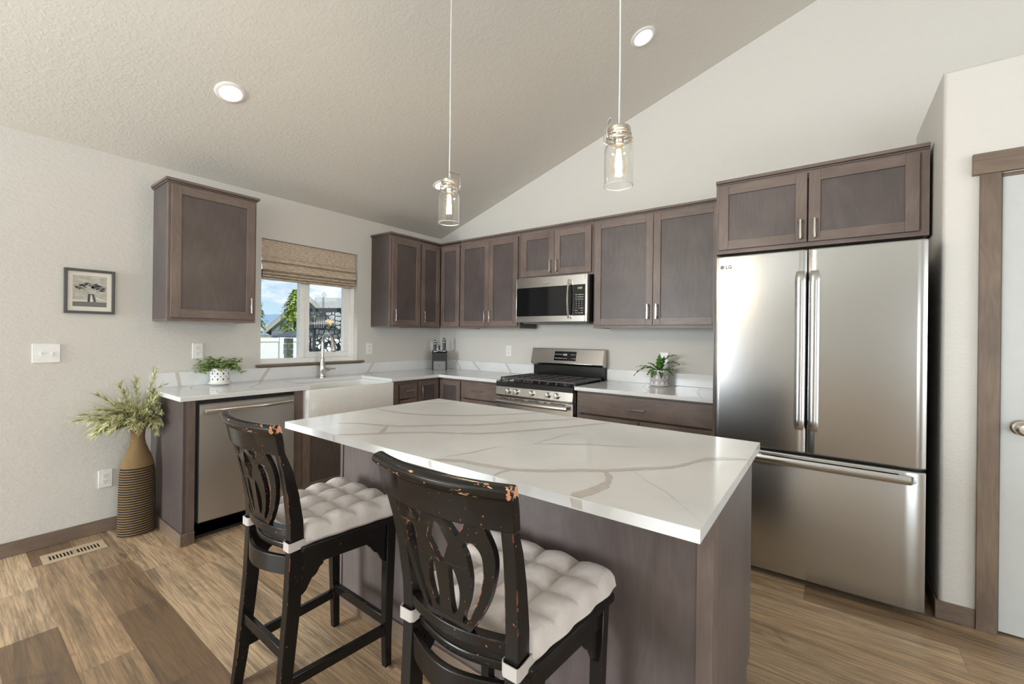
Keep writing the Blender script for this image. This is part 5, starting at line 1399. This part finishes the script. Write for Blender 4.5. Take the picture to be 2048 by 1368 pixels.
for d, ln, wd, dr, tw in (((.10, -.25, 1), .15, .027, .9, .9), ((.30, -.05, 1.1), .205, .021, 2.1, .5), ((.55, -.1, 1.0), .19, .016, 1.9, .3), ((1.0, -.2, .50), .225, .013, .35, .2), ((.8, -.25, .35), .15, .016, .8, .2), ((-1, -.1, .62), .18, .013, 1.0, .2), ((-.9, -.4, .60), .21, .014, 1.9, .2), ((-.75, -.1, .40), .15, .013, .9, .1), ((-.2, -1, .50), .125, .020, 2.3, 0),
                          ((.5, -1, .35), .105, .018, 2.4, 0), ((.05, -.5, 1), .10, .018, .9, .7), ((-.35, -.4, .8), .115, .016, 1.1, .5), ((.9, -.6, .55), .15, .013, 1.5, .2), ((-.5, -.8, .55), .12, .014, 2.0, .2), ((.15, .2, 1), .12, .020, .8, .8), ((.35, -.7, .7), .12, .016, 1.6, .4)):
    frond(d, ln, wd, dr, 14, tw)
A.build('fronds', 'fern_green', t, smooth=0)

# ------------------------------------------------------------------ knife block
KB = Vector((.26, -.26, CZ1)); kx = Vector((.7071, .7071, 0)); kyv = Vector((.7071, -.7071, 0))   # kx: width, kyv: towards the room
def KP(u, v, z): return KB + kx * u + kyv * v + Vector((0, 0, z))
t = thing('knife_block', 'black knife block with a grey front plate in the counter corner', 'knife block', KB - kyv * .06)
A = MB().prism([(0, .0008), (0, .195), (-.02, .204), (-.115, .218), (-.125, .21), (-.125, .0008)], -.084, .084, lambda u, v, d: KP(d, u, v))
A.build('body', 'knife_block_black', t, bevel=.004)
A = MB().prism([(.0006, .002), (.0006, .100), (.003, .100), (.003, .002)], -.066, .066, lambda u, v, d: KP(d, u, v))
A.build('front_plate', 'block_plate', t, bevel=.0008)
A = MB()
for zz_, hw_ in ((.060, .010), (.052, .012), (.045, .008)): A.prism([(.0032, zz_ - .0016), (.0032, zz_ + .0016), (.0036, zz_ + .0016), (.0036, zz_ - .0016)], -hw_, hw_, lambda u, v, d: KP(d, u, v))
A.build('emblem', 'logo_dark', t, smooth=0)
def knife(u, v, z0, ln, r, label, lean=0.0):
    b0 = KP(u, v, z0); t = thing('kitchen_knife', label, 'knife', b0, 'knives in the block')
    A = MB(); rings = []
    for k in range(13):
        q = k / 12; w_ = r * (.80 + .35 * math.sin(PI * q * .9) - .15 * (q > .95)) ; th = r * .62
        if q > .88: w_ *= 1 - (q - .88) * 3.5
        c = b0 + Vector((0, 0, .006 + ln * q)) + kx * (lean * ln * q * q)
        rings.append([c + kx * (w_ * math.cos(2 * PI * j / 12)) + kyv * (th * math.sin(2 * PI * j / 12)) for j in range(12)])
    h = A.loops(rings).build('handle', 'black_plastic', t, smooth=50)
    MB().prism([(-.004, .0004), (-.004, .012), (.004, .012), (.004, .0004)], -r * .9, r * .9, lambda uu, vv, dd: b0 + kx * dd + kyv * uu + Vector((0, 0, vv - .004))).build('bolster', 'blade_steel', t)
    for f in (.64, .84):
        c = b0 + Vector((0, 0, .006 + ln * f)) + kx * (lean * ln * f * f)
        A2 = MB().prism([(-r * .7, -.003), (-r * .7, .001), (r * .7, .008), (r * .7, .004)], r * .60, r * .64, lambda uu, vv, dd: c + kx * uu + kyv * dd + Vector((0, 0, vv)))
        A2.build('metal_inlay', 'blade_steel', h, smooth=0)
    return t
knife(-.054, -.030, .2035, .128, .0145, 'black handled knife at the left of the knife block')
knife(.052, -.055, .2075, .150, .0165, 'tallest black handled knife at the right of the knife block', -.02)
knife(-.004, -.085, .2120, .095, .0080, 'thin black honing steel in the middle of the knife block')
knife(-.026, -.060, .2085, .020, .012, 'short black knife end left of centre in the block')
knife(.022, -.060, .2085, .024, .012, 'short black knife end right of centre in the block')

# ------------------------------------------------------------------ outside
plain('fence_vinyl', (.86, .86, .86), .45); plain('siding_blue', (.30, .335, .365), .7); plain('roof_shingle', (.36, .37, .36), .9); plain('fascia_tan', (.52, .49, .45), .6)
plain('lawn', (.13, .19, .06), .95); plain('umbrella_cloth', (.055, .07, .085), .6); plain('stone', (.36, .34, .31), .8); plain('far_hill', (.22, .33, .45), 1.0); plain('heater_black', (.02, .02, .022), .4); plain('tan_ornament', (.55, .38, .19), .6); plain('bark', (.10, .075, .05), .9)
GZ = -.45
struct(MB().box((-420, -300, GZ - .2), (-.17, 420, GZ)).build('ground', 'lawn', smooth=0))
t = thing('fence', 'white vinyl privacy fence across the back yard', 'fence', (-7, 1.5, GZ))
for k in range(-4, 6):
    y0 = 1.495 + (k - 1) * 1.83
    A = MB().box((-7.02, y0 + .065, GZ + .05), (-6.98, y0 + 1.765, 1.19)).box((-7.04, y0 + .065, 1.10), (-6.96, y0 + 1.765, 1.195)).box((-7.04, y0 + .065, GZ + .05), (-6.96, y0 + 1.765, GZ + .20))
    A.build('panel', 'fence_vinyl', t, smooth=0)
    MB().box((-7.064, y0 - .064, GZ), (-6.936, y0 + .064, 1.23)).hexa([(-7.075, y0 - .075, 1.2305), (-6.925, y0 - .075, 1.2305), (-6.925, y0 + .075, 1.2305), (-7.075, y0 + .075, 1.2305), (-7.01, y0 - .01, 1.28), (-6.99, y0 - .01, 1.28), (-6.99, y0 + .01, 1.28), (-7.01, y0 + .01, 1.28)]).build('post', 'fence_vinyl', t, smooth=0)
# neighbour's house
t = thing('house', 'blue grey gabled house beyond the white fence', 'house', (-20, 9.2, GZ))
A = MB(); gw = [(7.5, GZ), (10.9, GZ), (10.9, 2.2), (9.2, 3.50), (7.5, 1.62)]
A = MB().prism([(7.45, GZ), (10.95, GZ), (10.95, 1.62), (9.2, 3.28), (7.45, 1.62)], -24, -20.2, lambda u, v, d: (d, u, v))
A.box((-23.4, 10.6, GZ), (-20.95, 23.7, 1.95))
A.build('walls', 'siding_blue', t, smooth=0)
A = MB()
A.prism([(7.10, 1.36), (9.2, 3.40), (11.3, 1.36), (11.3, 1.52), (9.2, 3.58), (7.10, 1.52)], -24.5, -19.9, lambda u, v, d: (d, u, v))
A.prism([(-20.5, 1.75), (-22.2, 3.42), (-23.9, 1.75), (-23.9, 1.90), (-22.2, 3.57), (-20.5, 1.90)], 9.7, 24, lambda u, v, d: (u, d, v))
A.build('roof', 'roof_shingle', t, smooth=0)
A = MB(); A.prism([(7.10, 1.22), (9.2, 3.26), (11.3, 1.22), (11.3, 1.46), (9.2, 3.50), (7.10, 1.46)], -19.895, -19.85, lambda u, v, d: (d, u, v)); A.box((-20.49, 11.35, 1.70), (-20.42, 24, 1.88))
A.build('fascia', 'fascia_tan', t, smooth=0)
A = MB()
for k in range(17): A.box((-20.2, 7.46, GZ + .2 + k * .17), (-20.19, 10.94, GZ + .21 + k * .17)) if GZ + .2 + k * .17 < 1.6 else A.box((-20.2, 7.46 + (GZ + .2 + k * .17 - 1.55) * 1.05, GZ + .2 + k * .17), (-20.19, 10.94 - (GZ + .2 + k * .17 - 1.55) * 1.05, GZ + .21 + k * .17))
A.build('siding_lines', 'stone', t, smooth=0)
MB().box((-19.9, 7.55, GZ), (-19.6, 7.85, 1.2)).build('porch_post', 'bark', t, smooth=0)
t.rotation_euler = (0, 0, R(-27.5))
t = thing('house', 'tan gable roofed house far left beyond the white fence', 'house', (-34, 10.5, GZ))
MB().box((-38, 12.1, GZ), (-33, 15.5, 1.1)).build('walls', 'stone', t, smooth=0)
MB().prism([(11.7, .95), (13.8, 1.90), (15.9, .95), (15.9, 1.08), (13.8, 2.03), (11.7, 1.08)], -38, -32.8, lambda u, v, d: (d, u, v)).build('roof', 'fascia_tan', t, smooth=0)
# distant hills
A = MB(); vs = []; nh = 60
for k in range(nh + 1):
    y = -60 + k * 8; h = 9 + 7 * smoothstep((y - 80) / 90) + 3 * noise.noise(Vector((y * .02, 0, 4))) + 1.2 * noise.noise(Vector((y * .08, 3, 4)))
    vs += [(-300, y, GZ - 1), (-318, y, h), (-360, y, GZ - 1)]
A.add(vs, [f for k in range(nh) for f in ((k * 3, k * 3 + 3, k * 3 + 4, k * 3 + 1), (k * 3 + 1, k * 3 + 4, k * 3 + 5, k * 3 + 2))])
struct(A.build('hills', 'far_hill', smooth=40))
# trees
def tree(x, y, z0, z1, rad, label, n, mat, seed, cat='tree'):
    rt = random.Random(seed); t = thing('tree', label, cat, (x, y, GZ))
    MB().tube([(x, y, GZ), (x + .03, y, z0 + .2), (x, y + .02, z1 - .3)], [.07, .05, .02], 8).build('trunk', 'bark', t)
    A = MB()
    for k in range(n):
        q = rt.random(); z = z0 + (z1 - z0) * q; r = rad * (math.sin(PI * min(1, q * .9 + .12)) ** .7) * math.sqrt(rt.random()); a = rt.uniform(0, 2 * PI)
        leaf(A, (x + r * math.cos(a), y + r * math.sin(a), z), (math.cos(a) + rt.uniform(-.6, .6), math.sin(a) + rt.uniform(-.6, .6), rt.uniform(-.8, .3)), (0, 0, 1), rt.uniform(.08, .13), rt.uniform(.03, .05), .2, .3, 2)
    A.build('crown', mat, t, smooth=0)
tree(-9.0, 2.86, .75, 2.62, .36, 'bright green leafy young tree left of the window mullion', 1500, 'tree_leaf', 3)
tree(-9.0, 1.62, .9, 2.5, .36, 'green leafy tree at the left edge of the window view', 700, 'tree_leaf_dark', 4)
tree(-10.2, 4.15, .5, 1.9, .45, 'yellow green leafy tree behind the patterned metal screen', 900, 'tree_leaf', 8)
# patio umbrella on a stone pillar base
t = thing('patio_umbrella', 'low dark grey patio umbrella in the yard behind the mullion', 'umbrella', (-5.2, 1.25, GZ))
uc = Vector((-5.2, 1.25, 0))
A = MB().lathe([(.0, 1.415), (.20, 1.395), (.48, 1.33), (.76, 1.245), (.775, 1.225), (.48, 1.30), (.2, 1.37), (0, 1.39)], uc, 10)
A.build('canopy', 'umbrella_cloth', t, smooth=20)
MB().tube([uc + Vector((0, 0, GZ + .1)), uc + Vector((0, 0, 1.40))], .022, 10).build('pole', 'heater_black', t)
MB().lathe([(.24, GZ + .0005), (.24, GZ + .06), (.05, GZ + .10), (0, GZ + .1)], uc, 20).build('base', 'heater_black', t)
t = thing('stone_pillar', 'grey stacked stone pillar standing under the patio umbrella', 'pillar', (-5.6, .97, GZ))
A = MB(); rq = random.Random(2)
for k in range(14): A.box((-5.68 + rq.uniform(-.015, .015), .90 + rq.uniform(-.012, .012), GZ + .0005 + k * .118), (-5.52 + rq.uniform(-.015, .015), 1.03 + rq.uniform(-.012, .012), GZ + k * .118 + .112))
A.build('blocks', 'stone', t, bevel=.008)
# cut metal privacy screen
def screen_mat():
    m, tt, b = pmat('cut_metal', (.02, .022, .024), .5)
    oc = tt.add('ShaderNodeTexCoord').outputs['Object']
    v = tt.add('ShaderNodeTexVoronoi', {'Vector': tt.mapping(oc, (1, 1, 1.25)), 'Scale': 11.0, 'Randomness': 1.0}, feature='DISTANCE_TO_EDGE').outputs[0]
    hole = tt.math('GREATER_THAN', v, .085)
    s = tt.add('ShaderNodeSeparateXYZ', {0: oc})
    tr = tt.add('ShaderNodeBsdfTransparent')
    edge = tt.math('MAXIMUM', tt.math('GREATER_THAN', s.outputs[2], 2.105), tt.math('LESS_THAN', tt.math('ABSOLUTE', tt.math('SUBTRACT', s.outputs[2], 1.40)), .03))
    fac = tt.math('MULTIPLY', hole, tt.math('SUBTRACT', 1.0, edge))
    mx = tt.add('ShaderNodeMixShader', {0: fac, 1: b.outputs[0], 2: tr.outputs[0]})
    tt.l.new(mx.outputs[0], tt.n['Material Output'].inputs[0]); M['cut_metal'] = m
screen_mat()
a_, b_ = Vector((-2.9, -.085, 0)), Vector((-2.05, .32, 0)); dd = (b_ - a_).normalized(); nn = Vector((-dd.y, dd.x, 0)) * .0015
b_ = a_ + dd * 1.7
A = MB().hexa([a_ - nn + Vector((0, 0, -.44)), b_ - nn + Vector((0, 0, -.44)), b_ + nn + Vector((0, 0, -.44)), a_ + nn + Vector((0, 0, -.44)), a_ - nn + Vector((0, 0, 1.715)), b_ - nn + Vector((0, 0, 1.715)), b_ + nn + Vector((0, 0, 1.715)), a_ + nn + Vector((0, 0, 1.715))])
o = A.build('privacy_screen', 'cut_metal', origin=(a_.x, a_.y, -.45), smooth=0)
tag(o, 'black cut metal privacy screen with branching pattern outside the window', 'privacy screen')
t = thing('patio_heater', 'dark boxy cabinet hanging before the patterned metal screen outside', 'heater', (-2.2, -.30, 1.40))
A = MB(); hx, hy = -2.55, -.155
MB().box((-2.70, -.235, 1.375), (-2.46, -.045, 1.555)).build('housing', 'heater_black', t, bevel=.01)
MB().box((-2.61, -.165, GZ), (-2.57, -.125, 1.3745)).build('stand', 'heater_black', t)
A = MB()
for k in range(5): A.box((-2.4595, -.225 + k * .036, 1.395), (-2.455, -.205 + k * .036, 1.535))
A.build('louvers', 'rubber_grey', t, smooth=0)
t = thing('garden_ornament', 'small tan round ornament hanging in front of the dark metal screen', 'ornament', (-2.25, -.10, 1.47))
A = MB(); oc3 = Vector((-2.25, -.102, 1.468))
for dx, dy, dz, r in ((0, 0, 0, .042), (.0, -.040, .022, .026), (0, .040, .022, .026), (.02, 0, -.028, .024), (0, -.02, .036, .024), (0, .022, .036, .024)):
    A.lathe([(r * math.sin(PI * q / 8), -r * math.cos(PI * q / 8)) for q in range(9)], oc3 + Vector((dx, dy, dz)), 14)
A.build('body', 'tan_ornament', t, smooth=60)
MB().tube([oc3 + Vector((0, 0, .04)), oc3 + Vector((-.05, .02, .25))], .0025, 6).build('hanger', 'heater_black', t)
t = thing('garden_windmill', 'small metal garden windmill rising above the patterned screen', 'windmill', (-3.2, .36, GZ))
A = MB()
for s_ in (-.05, .05): A.tube([(-3.2, .36 + s_ * 1.6, GZ), (-3.2, .36 + s_ * .15, 1.96)], .006, 6)
A.build('tower', 'rubber_grey', t)
A = MB()
for k in range(8):
    a = 2 * PI * k / 8; c, s = math.cos(a), math.sin(a)
    A.hexa([(-3.18 + q2, .36 + c * r_ - s * w2, 1.975 + s * r_ + c * w2) for q2 in (-.002, .002) for r_, w2 in ((.010, -.003), (.045, -.013), (.045, .013), (.010, .003))])
A.build('rotor', 'chrome', t, smooth=0)
